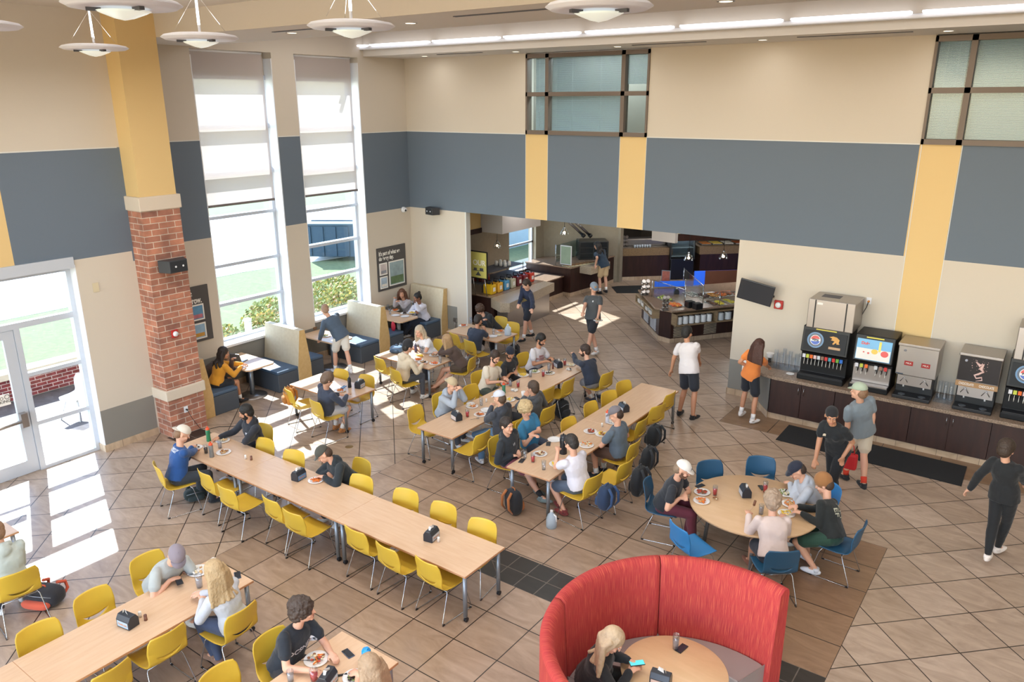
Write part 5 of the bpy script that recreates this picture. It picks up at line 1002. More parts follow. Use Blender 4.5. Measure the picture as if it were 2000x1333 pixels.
        if kb>=1: pants.cyl(L(Hp),L(K),.083*s+g,.058*s+g,n=14,hemi=3); pants.cyl(L(K),L(md),.056*s+g,.057*s+g,n=14,hemi=2); pants.cyl(L(md),L(A),.057*s+g,(.045 if bot[0]=='pants' else .034)*s+g*.6,n=14,hemi=1)
        else: pants.cyl(L(Hp),L(Hp+(K-Hp)*kb),.087*s+g,.075*s+g,n=14,hemi=1)
        so=V((A.x,A.y,0)); sh=M(); T3=fr(Rh*1.0,fd,fz); hz=A.z-.085*s
        T3=fr(fd.cross(fz),fd,fz)
        sh.sph(L(so+fd*.055*s+fz*(.045*s+hz)),(.046*s,.135*s,.045*s),14,10,T=T3,fn=lambda q,d:V((q.x,q.y,max(q.z*(1.25 if q.y<0 else .85),-.038))))
        sh.cyl(L(so+fz*(.05+hz)-fd*.01),L(so+fz*(.105+hz)-fd*.01),.046*s,.043*s,n=12)
        sh.build('shoe',cmat(shoes),t)
        if bot[0] in('shorts','skirt','miniskirt') and sock: M().cyl(L(A+Z*.01),L(A+(K-A).normalized()*.11),.041*s,.045*s,n=12).build('sock',mat('sock_'+sock,sock,.9),t)
    pants.sph(L(P+U*.0*s),(.160*s,.122*s,.112*s),16,10,T=fr(R,F,U))
    PENDING.append((*remesh(body,vox,skm,'body',t,2,smf=.4),None))
    def cb(q,prnt=prnt):
        if prnt:
            bvh=BVHTree.FromPolygons([v.co for v in q.data.vertices],[p.vertices for p in q.data.polygons])
            for txt,size,colr,front,up,*rot in prnt:
                n=(Fs if front else -Fs); x=(-Rs if front else Rs); c=L(P+U*up*s)+n*.4
                if txt.startswith('#'):
                    w_,h_=size; mm=M(); nx=8
                    for iy in range(4):
                        for ix in range(nx):
                            def pp(u,v): return (-w_/2+w_*u/nx,-h_/2+h_*v/4,0)
                            mm.poly([pp(ix,iy),pp(ix+1,iy),pp(ix+1,iy+1),pp(ix,iy+1)])
                    me=mm.mesh('print',mat('print_'+colr,colr,.7)); o=bpy.data.objects.new('print',me); COL.objects.link(o); o.parent=t
                else: o=text_me(txt,size,mat('print_'+colr,colr,.7),MX.Identity(4),name='print',bold=.001,ext=0); o.parent=t
                ro=MX.Rotation(R_(rot[0]) if rot else 0,3,'Z'); dx=rot[1] if len(rot)>1 else 0
                for vt in o.data.vertices:
                    w=ro@vt.co; p0=c+x*(w.x+dx)+U*w.y; hit=bvh.ray_cast(p0,-n,1.0)
                    vt.co=(hit[0]+n*.004) if hit[0] is not None else p0-n*.25
    PENDING.append((*remesh(shirt,vox*1.15,tm,'hooded_top' if top[0]=='hoodie' else 'shirt',t,2,.016),cb))
    PENDING.append((*remesh(pants,vox*1.15,bm_,'shorts' if bot[0]=='shorts' else ('skirt' if 'skirt' in bot[0] else 'trousers'),t,2,.008),None))
    # face bits
    fb=M()
    for sx in (-1,1): fb.sph(L(H(sx*.031,.076,.010)),(.011*s,.008*s,.007*s),10,6,T=TH,mi=0); fb.sph(L(H(sx*.031,.083,.010)),(.0055*s,.003*s,.0055*s),8,5,T=TH,mi=1)
    fb.build('eyes',[mat('eye_white','d8d4d0',.3),mat('eye_iris','2a1c14',.3)],t)
    M().cyl(L(H(-.02,.092,-.056)),L(H(.02,.092,-.056)),.0055*s,n=8,hemi=2).build('lips',mat('lips','a8625a',.5),t)
    hm=mat('hair_'+hair[1],hair[1],.6,bump=.8,bs=55,var=.3,vs=22)
    if hair[0]!='bald':
        bw=M()
        for sx in (-1,1): bw.cyl(L(H(sx*.018,.088,.030)),L(H(sx*.048,.078,.031)),.005*s,n=6,hemi=1)
        bw.build('eyebrows',hm,t)
    h=M(); hk=hair[0]; capd=hat is not None
    g={'short':.010,'buzz':.003,'curly':.028,'long':.012,'bun':.008,'wavy':.020}.get(hk,0)
    if hk!='bald':
        if not capd: h.sph(L(H(0,-.024,.040)),((.078+g)*s,(.094+g)*s,(.088+g)*s),20,14,T=TH)
        h.sph(L(H(0,-.060,-.01)),((.068+g)*s,(.055+g)*s,(.075+g)*s),14,10,T=TH)
        if hk=='curly' and not capd:
            rr=random.Random(int(head[0]))
            for _ in range(40):
                th=rr.uniform(0,6.28); ph=rr.uniform(0,1.7); h.sph(L(H(.085*math.cos(th)*math.sin(ph),-.03+.10*math.sin(th)*math.sin(ph)*(1 if math.sin(th)<0 else .85),.045+.09*math.cos(ph))),.024*s,8,6)
        if hk in('long',):
            D=(-Z*.8-F*.35).normalized(); n_=7
            for ix in range(-4,5):
                x0=ix*.021; pts=[L(H(x0*1.0,-.075+abs(x0)*.5,.05)),L(H(x0*1.25,-.105+abs(x0)*.7,-.04))]; base=H(x0*1.25,-.105+abs(x0)*.7,-.04)
                for q in (1,2,3): pts.append(L(base-Z*.10*q*s+(-Fs*.05*q if False else -Fh*.012*q)+ -U*.0+Rs*x0*.18*q))
                # keep outside the back
                out=[]
                for p in pts:
                    w=p+O; d=(w-P); uu=max(0,min(.45,d.dot(U))); ax=P+U*uu; rr_=(w-ax)-U*(w-ax).dot(U)
                    if uu<.44 and rr_.length<.14*s: w=ax+U*(w-ax).dot(U)+(rr_.normalized() if rr_.length>.01 else -Fs)*.14*s
                    out.append(w-O)
                h.tube(out,[.032*s,.036*s,.036*s,.032*s,.02*s],8)
            for sx in (-1,1): h.tube([L(H(sx*.05,.0,.10)),L(H(sx*.082,.01,.02)),L(H(sx*.088,.0,-.08)),L(H(sx*.085,.0,-.18))],[.03*s,.024*s,.024*s,.012*s],8)
        if hk=='bun': h.sph(L(H(0,-.10,.10)),.042*s,10,8)
        PENDING.append((*remesh(h,.009,hm,'hair',t,2 if hk!='curly' else 0,.006 if hk!='curly' else .045,dsc=None if hk!='curly' else .035),None))
    if beard: 
        b2=M(); b2.sph(L(H(0,.030,-.065)),(.060*s,.062*s,.050*s),14,10,T=TH); b2.cyl(L(H(-.06,.02,-.03)),L(H(.06,.02,-.03)),.018*s,n=8,hemi=2); b2.cyl(L(H(-.02,.092,-.042)),L(H(.02,.092,-.042)),.008*s,n=8,hemi=2); 
        PENDING.append((*remesh(b2,.008,mat('hair_'+beard,beard,.7,bump=.8,bs=80,var=.3,vs=30),'beard',t,2,.006),None))
    if hat:
        kind,c1,*c2=hat; hmm=cmat(c1); c=M()
        if kind in('cap','capback'):
            sg=1 if kind=='cap' else -1
            c.sph(L(H(0,-.014,.048)),(.088*s,.107*s,.090*s),22,14,T=TH,fn=lambda q,d:V((q.x,q.y,max(q.z,-.012)))).build('crown',hmm,t) if False else None
            c=M(); c.sph(L(H(0,-.014,.048)),(.088*s,.107*s,.088*s),22,14,T=TH,fn=lambda q,d:V((q.x,q.y,max(q.z,-.008)))); co_=c.build('cap',hmm,t)
            b3=M(); n_=12; bb=[]
            for j in range(2):
                for i2 in range(n_+1):
                    an=PI*i2/n_; x=.078*math.cos(an); y=(.060 if j==0 else .075+.085*math.sin(an)); zz=.047-(.018 if j else 0)*math.sin(an)-.35*x*x*(1 if j else .2)
                    bb.append(L(H(x*(1.0 if j==0 else .98),sg*y-.012,zz)))
            b=len(b3.v); b3.v+=[tuple(p) for p in bb]
            for i2 in range(n_): b3.face([i2,i2+1,n_+2+i2,n_+1+i2],0,sm=True)
            br=b3.build('cap_brim',cmat(c2[0]) if c2 else hmm,co_); so=br.modifiers.new('s','SOLIDIFY'); so.thickness=.005
            M().sph(L(H(0,-.014,.137)),(.008,.008,.004),8,5).build('cap_button',hmm,co_)
            if len(c2)>1: M().sph(L(H(0,sg*.088-.012,.078)),(.028*s,.012*s,.020*s),10,6,T=TH).build('cap_badge',mat('badge_'+c2[1],c2[1],.6),co_)
            if len(c2)>2: text_me(c2[2],.045,mat('print_26282c','26282c',.7),frame(-O+H(0,sg*.1-.012,.082),-hr,(hu-hf*.55).normalized()),name='cap_logo',parent=None,bold=.002).parent=co_
        elif kind=='beanie':
            c.sph(L(H(0,-.02,.055)),(.092*s,.112*s,.115*s),20,14,T=TH); c.cyl(L(H(0,-.016,.015)),L(H(0,-.016,.055)),.098*s,.100*s,n=24); PENDING.append((*remesh(c,.009,cmat(c1),'beanie',t,3,.006),None))
        elif kind=='wrap':
            c.sph(L(H(0,-.02,.045)),(.084*s,.104*s,.088*s),20,14,T=TH); c.sph(L(H(0,-.10,.0)),(.03*s,.03*s,.05*s),10,8,T=TH); PENDING.append((*remesh(c,.009,cmat(c1),'head_wrap',t,3,.004),None))
    return t
PP=person
def people():
    PP('person in a bright blue jacket and pale cap, left end of the longest row',(4.02,-9.68),72,(357,848),((385,877,.76),(379,872,.74)),('long','1d4a86'),('pants','2b3138'),hair=('short','8a6a50'),hat=('capback','d6cdbf'),shoes='1d2026',look=62,nod=-.6,prnt=[('UNIVERSITY OF\nCOLORADO',.036,'e8ecf4',False,.44)])
    PP('bearded man in a black hooded top resting one arm along the longest table',(4.05,-8.22),-100,(480,806),((420,857,.73),(497,862,.72)),('hoodie','23262f'),('pants','2a2d34'),'m',('short','17130f'),beard='1c1612',look=-135,nod=-.35,prnt=[('#',(.05,.06),'d8d8de',True,.34,0,.05)])
    PP('person in a dark olive cap and black hooded top eating fries at the longest table',(6.35,-8.22),-98,(632,888),((624,934,.74),(640,930,.72)),('hoodie','20282d'),('pants','2a2d34'),hair=('short','4a372a'),hat=('cap','45453e'),look=-130,nod=-.75,prnt=[('#',(.26,.07),'9aa3b2',True,.32)])
    PP('student in a dark grey blue sweater sitting with phone at the sunlit table',(3.78,-6.52),84,(640,742),((682,771,.75),(668,771,.74)),('long','3a4152'),('shorts','c6c6ca'),hair=('wavy','6b5646'),shoes='b27a48',look=78,nod=-.6,feet=((655,832),(668,838)))
    PP('man in a slate sweatshirt and light shorts standing bent over a booth table',None,165,(629,597),((622,664,.78),(648,650,.78)),('long','49586a'),('shorts','ddd6cb'),hair=('buzz','9a7a62'),shoes='e6e6ea',feet=((655,722),(687,733)),stand=True,look=150,nod=-.5,s=1.0)
    PP('woman in a mustard tie top with long dark hair using a laptop in the booth',(.86,-6.86),88,(437,690),((482,711,.78),(476,716,.78)),('long','dd9a2c'),('skirt','23262d'),'m',('long','2a211e'),fem=True,look=60,nod=-.3,shoes='2a2a2e',s=.95)
    PP('person with light brown hair half hidden behind the laptop woman, hand at the chin',(.35,-6.88),88,(457,688),((458,702,.98),(465,712,.76)),('long','4a3a34'),('pants','2b2d33'),hair=('wavy','8d7a68'),look=20,nod=-.3,s=.92)
    PP('woman with long brown hair and plaid shirt in the corner booth',(.45,-.66),-88,(785,574),((770,584,1.08),(777,590,1.05)),('long','b2aeb4'),('pants','2d3342'),'m',('long','5b3826'),fem=True,look=-50,nod=-.05,s=.96)
    PP('woman in a white sweatshirt drinking in the corner booth, hair in a bun',(.95,-.64),-88,(815,582),((808,592,1.10),(812,611,.76)),('long','dcdcea'),('pants','252c3c'),'d',('bun','1c1815'),fem=True,look=-110,nod=-.35,prnt=[('WEST',.06,'c88a98',True,.32)],s=.97,feet=((800,652),(780,660)),shoes='d8d8dc')
    PP('woman in a white printed tee smiling at the three women table',(3.25,-2.93),-92,(819,648),((816,683,.74),(836,681,.74)),('tee','e8e8ec'),('pants','3a4150'),hair=('long','b5a48c'),fem=True,look=-75,nod=-.1,prnt=[('BULLDOG\nTENNIS',.055,'24262a',True,.33)])
    PP('person in a cream hooded top and black beanie at the three women table',(3.72,-4.42),88,(797,678),((830,712,.75),(821,716,.74)),('hoodie','d9c8ae'),('leggings','4b4d54'),hair=('short','2a2420'),hat=('beanie','26262b'),fem=True,look=78,nod=-.3,feet=((806,762),(826,772)),shoes='e6e3dd')
    PP('woman with very long light brown hair resting her chin at the table end',(4.32,-3.12),205,(868,659),((869,668,1.04),(850,690,.76)),('long','4e3c34'),('miniskirt','4a3c30'),hair=('long','a98760'),fem=True,look=185,nod=-.1,feet=((852,752),(844,760)),shoes='8a6248',sock=None)
    PP('man in a navy tee eating with his back to the viewer at the jug table',(3.72,-2.02),88,(935,624),((946,640,.93),(930,645,.90)),('tee','2b3344'),('shorts','babac0'),'m',('short','2c2420'),look=88,nod=-.3,feet=((912,700),(925,708)),shoes='d8d8e0')
    PP('man with curly hair and black hooded top eating at the jug table',(3.25,-.52),-88,(937,606),((948,627,.90),(935,630,.85)),('hoodie','24272b'),('pants','2b2d33'),hair=('curly','4a3528'),look=-70,nod=-.5)
    PP('man in a navy long sleeved sports shirt walking by the jug table',None,-115,(1028,556),((1007,618,.86),(1040,636,.80)),('long','1f2842'),('shorts','22252e'),hair=('short','3a2c24'),feet=((1022,665),(1040,655)),stand=True,look=-130,nod=-.55,shoes='1c1d22',prnt=[('WESTERN\nEASTERN',.07,'c9b06a',True,.33)],s=1.02)
    PP('man in a charcoal tee and blue grey cap carrying a plate',None,-95,(1160,562),((1166,627,1.0),(1128,650,.84)),('tee','4c4e50'),('shorts','26292e'),hair=('short','5a4636'),hat=('cap','8a96a4','7e8a98','c88a3a'),feet=((1146,690),(1166,688)),stand=True,look=-40,nod=-.4,prnt=[('#',(.03,.04),'d8d8d8',True,.36,0,.07)],s=1.04)
    PP('man in a navy tee, tan shorts and black cap choosing flatbread in the servery',None,160,(1166,478),((1163,520,.96),(1178,520,.8)),('tee','27384a'),('shorts','caae86'),hair=('long','201a18'),hat=('cap','1b1c20'),feet=((1172,570),(1184,571)),stand=True,look=190,nod=-.4,shoes='1c1d20')
    PP('man in a grey hooded top and tan cap with hands at his mouth',(5.68,-5.34),-4,(883,752),((899,760,1.13),(897,765,1.10)),('hoodie','9fa6b0'),('pants','4a4c52'),hair=('short','5a4636'),hat=('capback','b6a485'),look=-8,nod=-.3)
    PP('bearded man in a cream tee cutting food',(5.55,-3.92),-8,(967,698),((991,742,.74),(985,748,.73)),('tee','dacfbc'),('pants','3c463c'),hair=('short','392a22'),beard='2c2019',look=-15,nod=-.5)
    PP('man in a black tee and black head wrap looking down',(5.58,-3.24),0,(996,690),((1008,728,.74),(1003,731,.73)),('tee','1f2023'),('pants','2b2d33'),'m',('bald','1c1815'),hat=('wrap','1b2030'),look=-25,nod=-.6,beard='1c1815',prnt=[('C',.10,'c8c4b8',True,.33)])
    PP('man in a pale grey tee with red print holding a phone',(5.62,-2.36),-8,(1057,664),((1079,702,.80),(1072,708,.76)),('tee','d6d3d7'),('pants','262c3c'),'m',('short','1e1814'),beard='241c18',look=0,nod=-.5,prnt=[('BRED\nBREAKERS',.065,'a8423c',True,.33)])
    PP('bearded man in a dark long sleeved shirt raising his hand',(7.12,-2.38),172,(1141,684),((1118,690,.98),(1131,713,.74)),('long','272f40'),('shorts','8d8d93'),hair=('short','3a2c26'),beard='3a2820',look=200,nod=-.2,feet=((1158,778),(1172,772)),shoes='454a58')
    PP('man in a charcoal hooded top drinking from a white cup',(7.14,-4.55),176,(1040,758),((1024,772,.98),(1032,785,.74)),('hoodie','54575c'),('pants','2b2d33'),hair=('short','4c3c30'),look=180,nod=-.1)
    PP('man in a dark jacket and pale grey cap eating, jeans',(7.05,-5.38),172,(975,778),((960,792,.92),(972,800,.80)),('hoodie','3b3e47'),('pants','5b7c9c'),hair=('short','5a4636'),hat=('cap','c8cbd6'),look=178,nod=-.25,feet=((908,850),(940,897)),shoes='d8d8dc')
    PP('smiling man in a black hooded top and maroon shorts at the right table corner',(7.78,-6.22),2,(990,832),((1008,892,.66),(1015,886,.66)),('hoodie','20262d'),('shorts','8c4a55'),hair=('short','2c221e'),look=-8,nod=-.1,feet=((1060,975),(1048,955)),shoes='7a8c90',prnt=[('1F',.06,'d8dce0',True,.37)],sock='26282c')
    PP('blond man in a blue tee with crossed arms',(7.72,-5.5),-2,(1027,800),((1046,855,.86),(1040,850,.86)),('tee','2c7096'),('pants','3a4150'),hair=('curly','bfa67c'),look=-10,nod=-.35)
    PP('dark haired man in a white tee, back to the viewer, at the right table',(9.17,-6.32),166,(1115,866),((1087,878,.95),(1096,898,.75)),('tee','d9d6df'),('shorts','4c5768'),hair=('short','2e2926'),look=168,nod=-.4,feet=((1102,998),(1095,985)),shoes='7a3030',sock=None)
    PP('man in a slate tee, brown shorts and grey cap eating eggs',(9.12,-4.98),178,(1202,810),((1187,848,.75),(1194,855,.74)),('tee','596673'),('shorts','5b4236'),hair=('short','3c2c24'),hat=('cap','716b70'),look=200,nod=-.5,feet=((1165,925),(1180,915)),shoes='26282c')
    PP('man in a white tee and black shorts walking away in sandals',None,78,(1342,640),((1306,728,.78),(1369,722,.80)),('tee','d8d1d1'),('shorts','22252d'),'m',('short','1c1917'),feet=((1327,804),(1353,818)),stand=True,nod=-.15,shoes='1c1d20',sock=None,s=1.07)
    PP('woman with very long brown hair in an orange tee at the cup counter',None,70,(1483,676),((1466,722,1.0),(1505,718,.98)),('tee','e2833e'),('shorts','1d2028'),'m',('long','47291f'),fem=True,feet=((1447,808),(1470,820)),stand=True,nod=-.3,shoes='e4e2e0',s=1.0)
    PP('man in a grey tee, khaki shorts, sage cap and red socks walking',None,140,(1677,765),((1704,860,.84),(1650,850,.84)),('tee','7b868e'),('shorts','cabda8'),hair=('short','8a6a50'),hat=('cap','a6b49f'),feet=((1652,928),(1686,960)),stand=True,look=165,nod=-.1,shoes='1d2026',sock='d0402c',s=1.08)
    PP('woman in a black polo with black hair walking past the drink counter',None,-105,(1624,813),((1590,905,.85),(1648,898,.85)),('tee','15181c'),('pants','17191d'),'m',('short','17120f'),fem=True,hat=('wrap','1a1a1e'),feet=((1612,985),(1632,978)),stand=True,look=-70,nod=-.35,shoes='1c1d20',prnt=[('#',(.04,.03),'c8b8a0',True,.37,0,-.08)],s=1.03)
    PP('woman in black hooded top and black leggings walking at the right edge',None,70,(1966,878),((1884,957,.84),(2010,960,.8)),('long','17191c'),('leggings','15171a'),hair=('wavy','3a2c22'),fem=True,feet=((1928,1092),(1948,1072)),stand=True,nod=-.2,shoes='e6dcd4',s=1.02)
    PP('man in a white cap, black tee and maroon patterned trousers at the round table',(10.42,-6.08),14,(1334,918),((1341,972,.78),(1337,978,.76)),('tee','22262e'),('pants','5b1f30'),hair=('short','8a7460'),hat=('cap','e6e2da','e6e2da','e6e2da','NY'),beard='6a4a38',look=12,nod=-.45,shoes='b8b4ac')
    PP('man in a pale grey hooded top and navy cap bent over his plate',(12.25,-4.98),212,(1556,920),((1535,944,.74),(1550,962,.73)),('hoodie','b2b7c0'),('pants','26292e'),hair=('short','3a2c24'),hat=('cap','1c2133'),look=215,nod=-.7)
    PP('man in a brown beanie, black long sleeves and green shorts at the round table',(12.62,-5.62),176,(1608,943),((1548,990,.78),(1555,1003,.75)),('long','1d2120'),('shorts','28493b'),hair=('short','4a372a'),hat=('beanie','96663a'),look=184,nod=-.5,feet=((1592,1112),(1577,1085)),shoes='dfe2ea',prnt=[('AFT\nEF',.13,'cfd0bc',False,.32,-90)],sock=None)
    PP('man in a cream sweatshirt, back to the viewer, at the round table',(12.13,-6.52),130,(1508,975),((1459,1003,.80),(1530,1010,.76)),('long','d9c6be'),('shorts','2a303c'),hair=('curly','a68e78'),look=118,nod=-.35,feet=((1465,1095),(1515,1112)),shoes='8a5a48',sock=None)
    PP('blonde woman in a black top looking at her phone inside the red booth',(11.36,-9.78),28,(1196,1252),((1243,1297,.80),(1242,1312,.79)),('long','1c1d21'),('pants','26282c'),hair=('long','b89f80'),fem=True,look=20,nod=-.75,pz=.55,detail=1)
    PP('man in a grey printed tee and patterned cap leaning on the bottom left table',(6.38,-11.36),0,(345,1085),((345,1135,.73),(335,1112,.73)),('tee','a8aead'),('shorts','b0b4ba'),hair=('short','8a6a50'),hat=('cap','857c86'),look=-20,nod=-1.0,detail=1,prnt=[('ADVENTURER',.07,'26282c',True,.30,18)])
    PP('woman with very long blonde hair and grey sweatshirt at the bottom left table',(7.78,-11.28),186,(418,1118),((383,1160,.76),(392,1170,.74)),('long','babdc4'),('leggings','3b4762'),hair=('long','b29872'),fem=True,look=190,nod=-.4,feet=((418,1280),(428,1290)),shoes='8a6c5c',detail=1)
    PP('man with thick curly dark hair and black printed tee at the bottom centre table',(8.72,-11.38),6,(592,1193),((655,1285,.74),(618,1318,.74)),('tee','1e252f'),('shorts','2b2d33'),hair=('curly','43362f'),look=42,nod=-.05,detail=1,prnt=[('OCSNEO',.085,'e0e0e4',True,.31,14)])
    PP('blonde woman seen from behind cut by the bottom edge at the centre table',(10.06,-11.48),176,(722,1306),((692,1312,.76),(700,1325,.75)),('tee','2a2f3a'),('pants','2b2d33'),hair=('long','a58b70'),fem=True,look=172,nod=-.4,detail=1)
    PP('person in a pale hooded top cut by the left picture edge',(4.98,-12.38),172,(-8,1040),((-30,1090,.75),(-20,1100,.75)),('hoodie','b4bcb6'),('pants','4a5058'),hair=('short','8a6a50'),look=175,nod=-.4)
people(); flush()
# ================================================================ TABLE ITEMS
FM={'egg':'e8c33c','fry':'d9772e','brown':'8a5734','red':'b8432e','cream':'e6d6b0','dark':'3a2a22','green':'7a8a4a','tan':'c99e68','orange':'e07a2a','paper':'e4dfd6'}
def food(px,py,z,kinds,desc,loc,r=.07,n=22):
    t=None; rnd=random.Random(int(px*7+py)); m=M(); mats=[mat('food_'+k,FM[k],.6,var=.25,vs=60) for k in kinds]
    for i in range(n):
        a=rnd.uniform(0,6.28); q=r*math.sqrt(rnd.random()); k=rnd.randrange(len(kinds)); p=(q*math.cos(a),q*math.sin(a),.006+rnd.uniform(0,.018))
        if kinds[k] in('fry','orange'): d=V((rnd.uniform(-1,1),rnd.uniform(-1,1),rnd.uniform(-.1,.3))).normalized()*.028; m.cyl(V(p)-d,V(p)+d,.007,n=6,mi=k,hemi=1)
        else: m.sph(p,(rnd.uniform(.010,.022),rnd.uniform(.010,.020),rnd.uniform(.006,.012)),8,5,mi=k)
    o=m.build('plate_food',mats,None,loc=tuple(at(px,py,z)+V((0,0,.010)))); tag(o,desc+' '+loc,'food','portions of food on the plates'); return o
def plate(px,py,loc,kinds=None,desc='food portion',z=None,r=.115,fr=.065,oval=False):
    z=TZ if z is None else z; t=M().lathe([(.0,.001),(r*.6,.001),(r*.68,.004),(r,.014),(r*.985,.017),(r*.66,.008),(r*.58,.005),(0,.005)],32,cap0=False,cap1=False).build('dinner_plate',m_plate,None,loc=tuple(at(px,py,z)))
    tag(t,'white dinner plate '+loc,'plate','dinner plates on the tables')
    if kinds: food(px,py,z,kinds,desc,loc,fr)
m_red_d=mat('red_drink','e01828',.3); m_liq=mat('pale_drink','d5c6c0',.3,alpha=.5); m_dk=mat('cola','2a1512',.15)
def glass_(px,py,loc,fill=None,z=None,h=.15,r=.036,cat='glass'):
    z=TZ if z is None else z; nm={'red':'clear tumbler of red drink ','pale':'clear tumbler with pale drink ','dark':'clear tumbler of dark cola ',None:'empty clear tumbler '}[fill]
    t=thing('tumbler',nm+loc,cat,tuple(at(px,py,z)),group='drinking glasses on the tables')
    M().lathe([(.0,.002),(r*.78,.002),(r,h),(r*.95,h),(r*.74,.01),(0,.01)],20,cap0=False,cap1=False).build('glass_wall',m_cup,t)
    if fill: k=.62; M().lathe([(0,.012),(r*.72,.012),(r*.74+(r*.2)*k,h*k),(0,h*k)],20,cap0=False,cap1=False).build('drink',{'red':m_red_d,'pale':m_liq,'dark':m_dk}[fill],t)
def phone(px,py,loc,rz=0,c='1b1d22',z=None,dz=0,tilt=None,scr=None):
    z=TZ if z is None else z; t=thing('smartphone','smartphone '+loc,'phone',tuple(at(px,py,z+dz)+V((0,0,.001))),R_(rz),group='smartphones')
    if tilt: t.rotation_euler=tilt
    M().box(-.036,.036,-.074,.074,0,.009).build('case',mat('phone_'+c,c,.35),t,bev=.004); M().box(-.032,.032,-.070,.070,.0092,.0098).build('screen',mat('phone_screen_'+(scr or c),scr or '2a2e36',.15,emit=scr,es=.6 if scr else 0),t)
    M().box(-.03,-.006,.04,.068,.0098,.012).build('camera_bump',m_black,t) if not scr else None
def shaker(px,py,loc,c='d8cfc4',z=None):
    z=TZ if z is None else z; t=thing('shaker',('pale ' if c=='d8cfc4' else 'brown ')+'small shaker '+loc,'shaker',tuple(at(px,py,z)),group='salt and pepper shakers'); M().lathe([(.0,0),(.019,0),(.017,.055),(0,.055)],14,cap0=False,cap1=False).build('body',mat('shaker_'+c,c,.5),t); M().lathe([(.018,.055),(.016,.068),(0,.07)],14,cap0=False,cap1=False).build('cap',m_paper if c=='d8cfc4' else mat('shaker_cap','6a4436',.5),t)
def bottle(px,py,lab,c,cc,h=.22,r=.036,z=None):
    z=TZ if z is None else z; t=thing('water_bottle',lab,'bottle',tuple(at(px,py,z)),group='water bottles on the tables'); M().lathe([(.0,0),(r,0),(r*1.02,.01),(r*.9,h*.4),(r,h*.78),(r*.8,h*.86),(0,h*.86)],24,cap0=False,cap1=False).build('bottle_body',mat('bottle_'+c,c,.3),t)
    M().lathe([(r*.86,h*.84),(r*.86,h*.96),(r*.4,h),(0,h)],20,cap0=False,cap1=False).build('lid',mat('lid_'+cc,cc,.4),t); M().cyl((0,0,h),(0,0,h+.022),.010).build('spout',mat('lid_'+cc,cc,.4),t)
def cutlery(px,py,loc,rz,z=None):
    z=TZ if z is None else z; t=M().box(-.09,.03,-.004,.004,0,.002).box(.03,.075,-.011,.011,0,.002).build('fork',m_chrome,None,loc=tuple(at(px,py,z)+V((0,0,.016))),rz=R_(rz)); tag(t,'steel fork '+loc,'fork','forks on plates')
# longest table
bottle(408,862,'green sports bottle with orange lid at the left end of the longest table','2f7a52','e0562a',.24); bottle(414,893,'grey streaked sports bottle with orange lid beside the dark cola','7a7a78','e0562a',.24)
glass_(403,886,'by the blue jacket person','dark'); glass_(430,876,'between the two plates at the longest table\'s left end','pale')
plate(435,862,'farther one at the left end of the longest table',['tan','cream'],'crumbs and crust'); plate(437,885,'nearer one beside the grey bottle',['tan','tan','brown'],'brown sausage and toast'); plate(381,876,'under the hands of the blue jacket person',['dark','cream'],'dark leftovers')
shaker(480,897,'left of its partner near the left seam of the longest table'); shaker(491,899,'right of the pale one near the left seam of the longest table','7a5240')
dispenser(584,936,TZ,8,'blue sided one before the dark cap person on the longest table','5f86b0'); plate(617,940,'in front of the dark cap person',['fry','orange'],'orange fries')
dispenser(843,1053,TZ,10,'on the right end table of the longest row'); shaker(857,1059,'leaning by the napkin dispenser on the right end of the longest row')
# bottom left table
dispenser(251,1222,TZ,-80,'on the bottom left table','9fb4c4'); shaker(274,1206,'next to the napkin dispenser on the bottom left table'); shaker(285,1212,'at the right of the pale one on the bottom left table','7a5240')
plate(388,1117,'with wrappers between the patterned cap man and the blonde',['cream','tan','paper','paper'],'crumpled wrappers and crust',r=.13,fr=.09); glass_(390,1148,'with ice beside the blonde woman','pale',h=.16,r=.042); phone(464,1125,'with blue case behind the blonde woman',60,'2f4a66'); phone(350,1137,'in the hand of the patterned cap man',70,'1b1d22',dz=.045)
plate(386,1163,'small one by the blonde woman\'s hand',['red','cream'],'red ketchup spot',r=.06,fr=.03); cutlery(363,1128,'lying by the patterned cap man',60)
t=thing('crumpled_napkin','small crumpled white napkin at the far end of the bottom left table','napkin',tuple(at(417,1096,TZ))); M().sph((0,0,.02),(.04,.03,.02),10,7,fn=lambda q,d:q*(1+.25*math.sin(9*d.x)*math.cos(7*d.y))).build('paper',m_paper,t)
# bottom centre
plate(618,1290,'of the curly haired man',['orange','red','brown','cream'],'orange sauce with sausage and egg',r=.125,fr=.08); cutlery(603,1293,'on the plate of the curly haired man',40)
phone(680,1278,'with slate blue case on the bottom centre table',78,'4f617c'); t=thing('shaker_bottle','translucent bright blue shaker bottle on the bottom centre table','bottle',tuple(at(717,1300,TZ))); M().lathe([(0,0),(.042,0),(.045,.10),(.042,.14),(0,.14)],24,cap0=False,cap1=False).build('bottle_body',mat('bottle_blue','1f6fc4',.2),t); M().lathe([(.046,.135),(.046,.17),(.036,.19),(0,.19)],24,cap0=False,cap1=False).build('lid',mat('lid_blue','1b8fd0',.35),t); M().cyl((.015,0,.18),(.02,0,.22),.012).build('spout',MATS['lid_blue'],t); M().box(.043,.046,-.01,.01,.05,.11).build('label_mark',m_paper,t)
glass_(568,1331,'at the bottom edge before the curly haired man','pale',h=.12); glass_(614,1330,'in the hand of the curly haired man','red',h=.13,r=.042); plate(692,1325,'beside the blonde at the bottom edge',['green','dark'],'green salad leftovers'); dispenser(640,1338,TZ,20,'cut by the bottom edge in the centre')
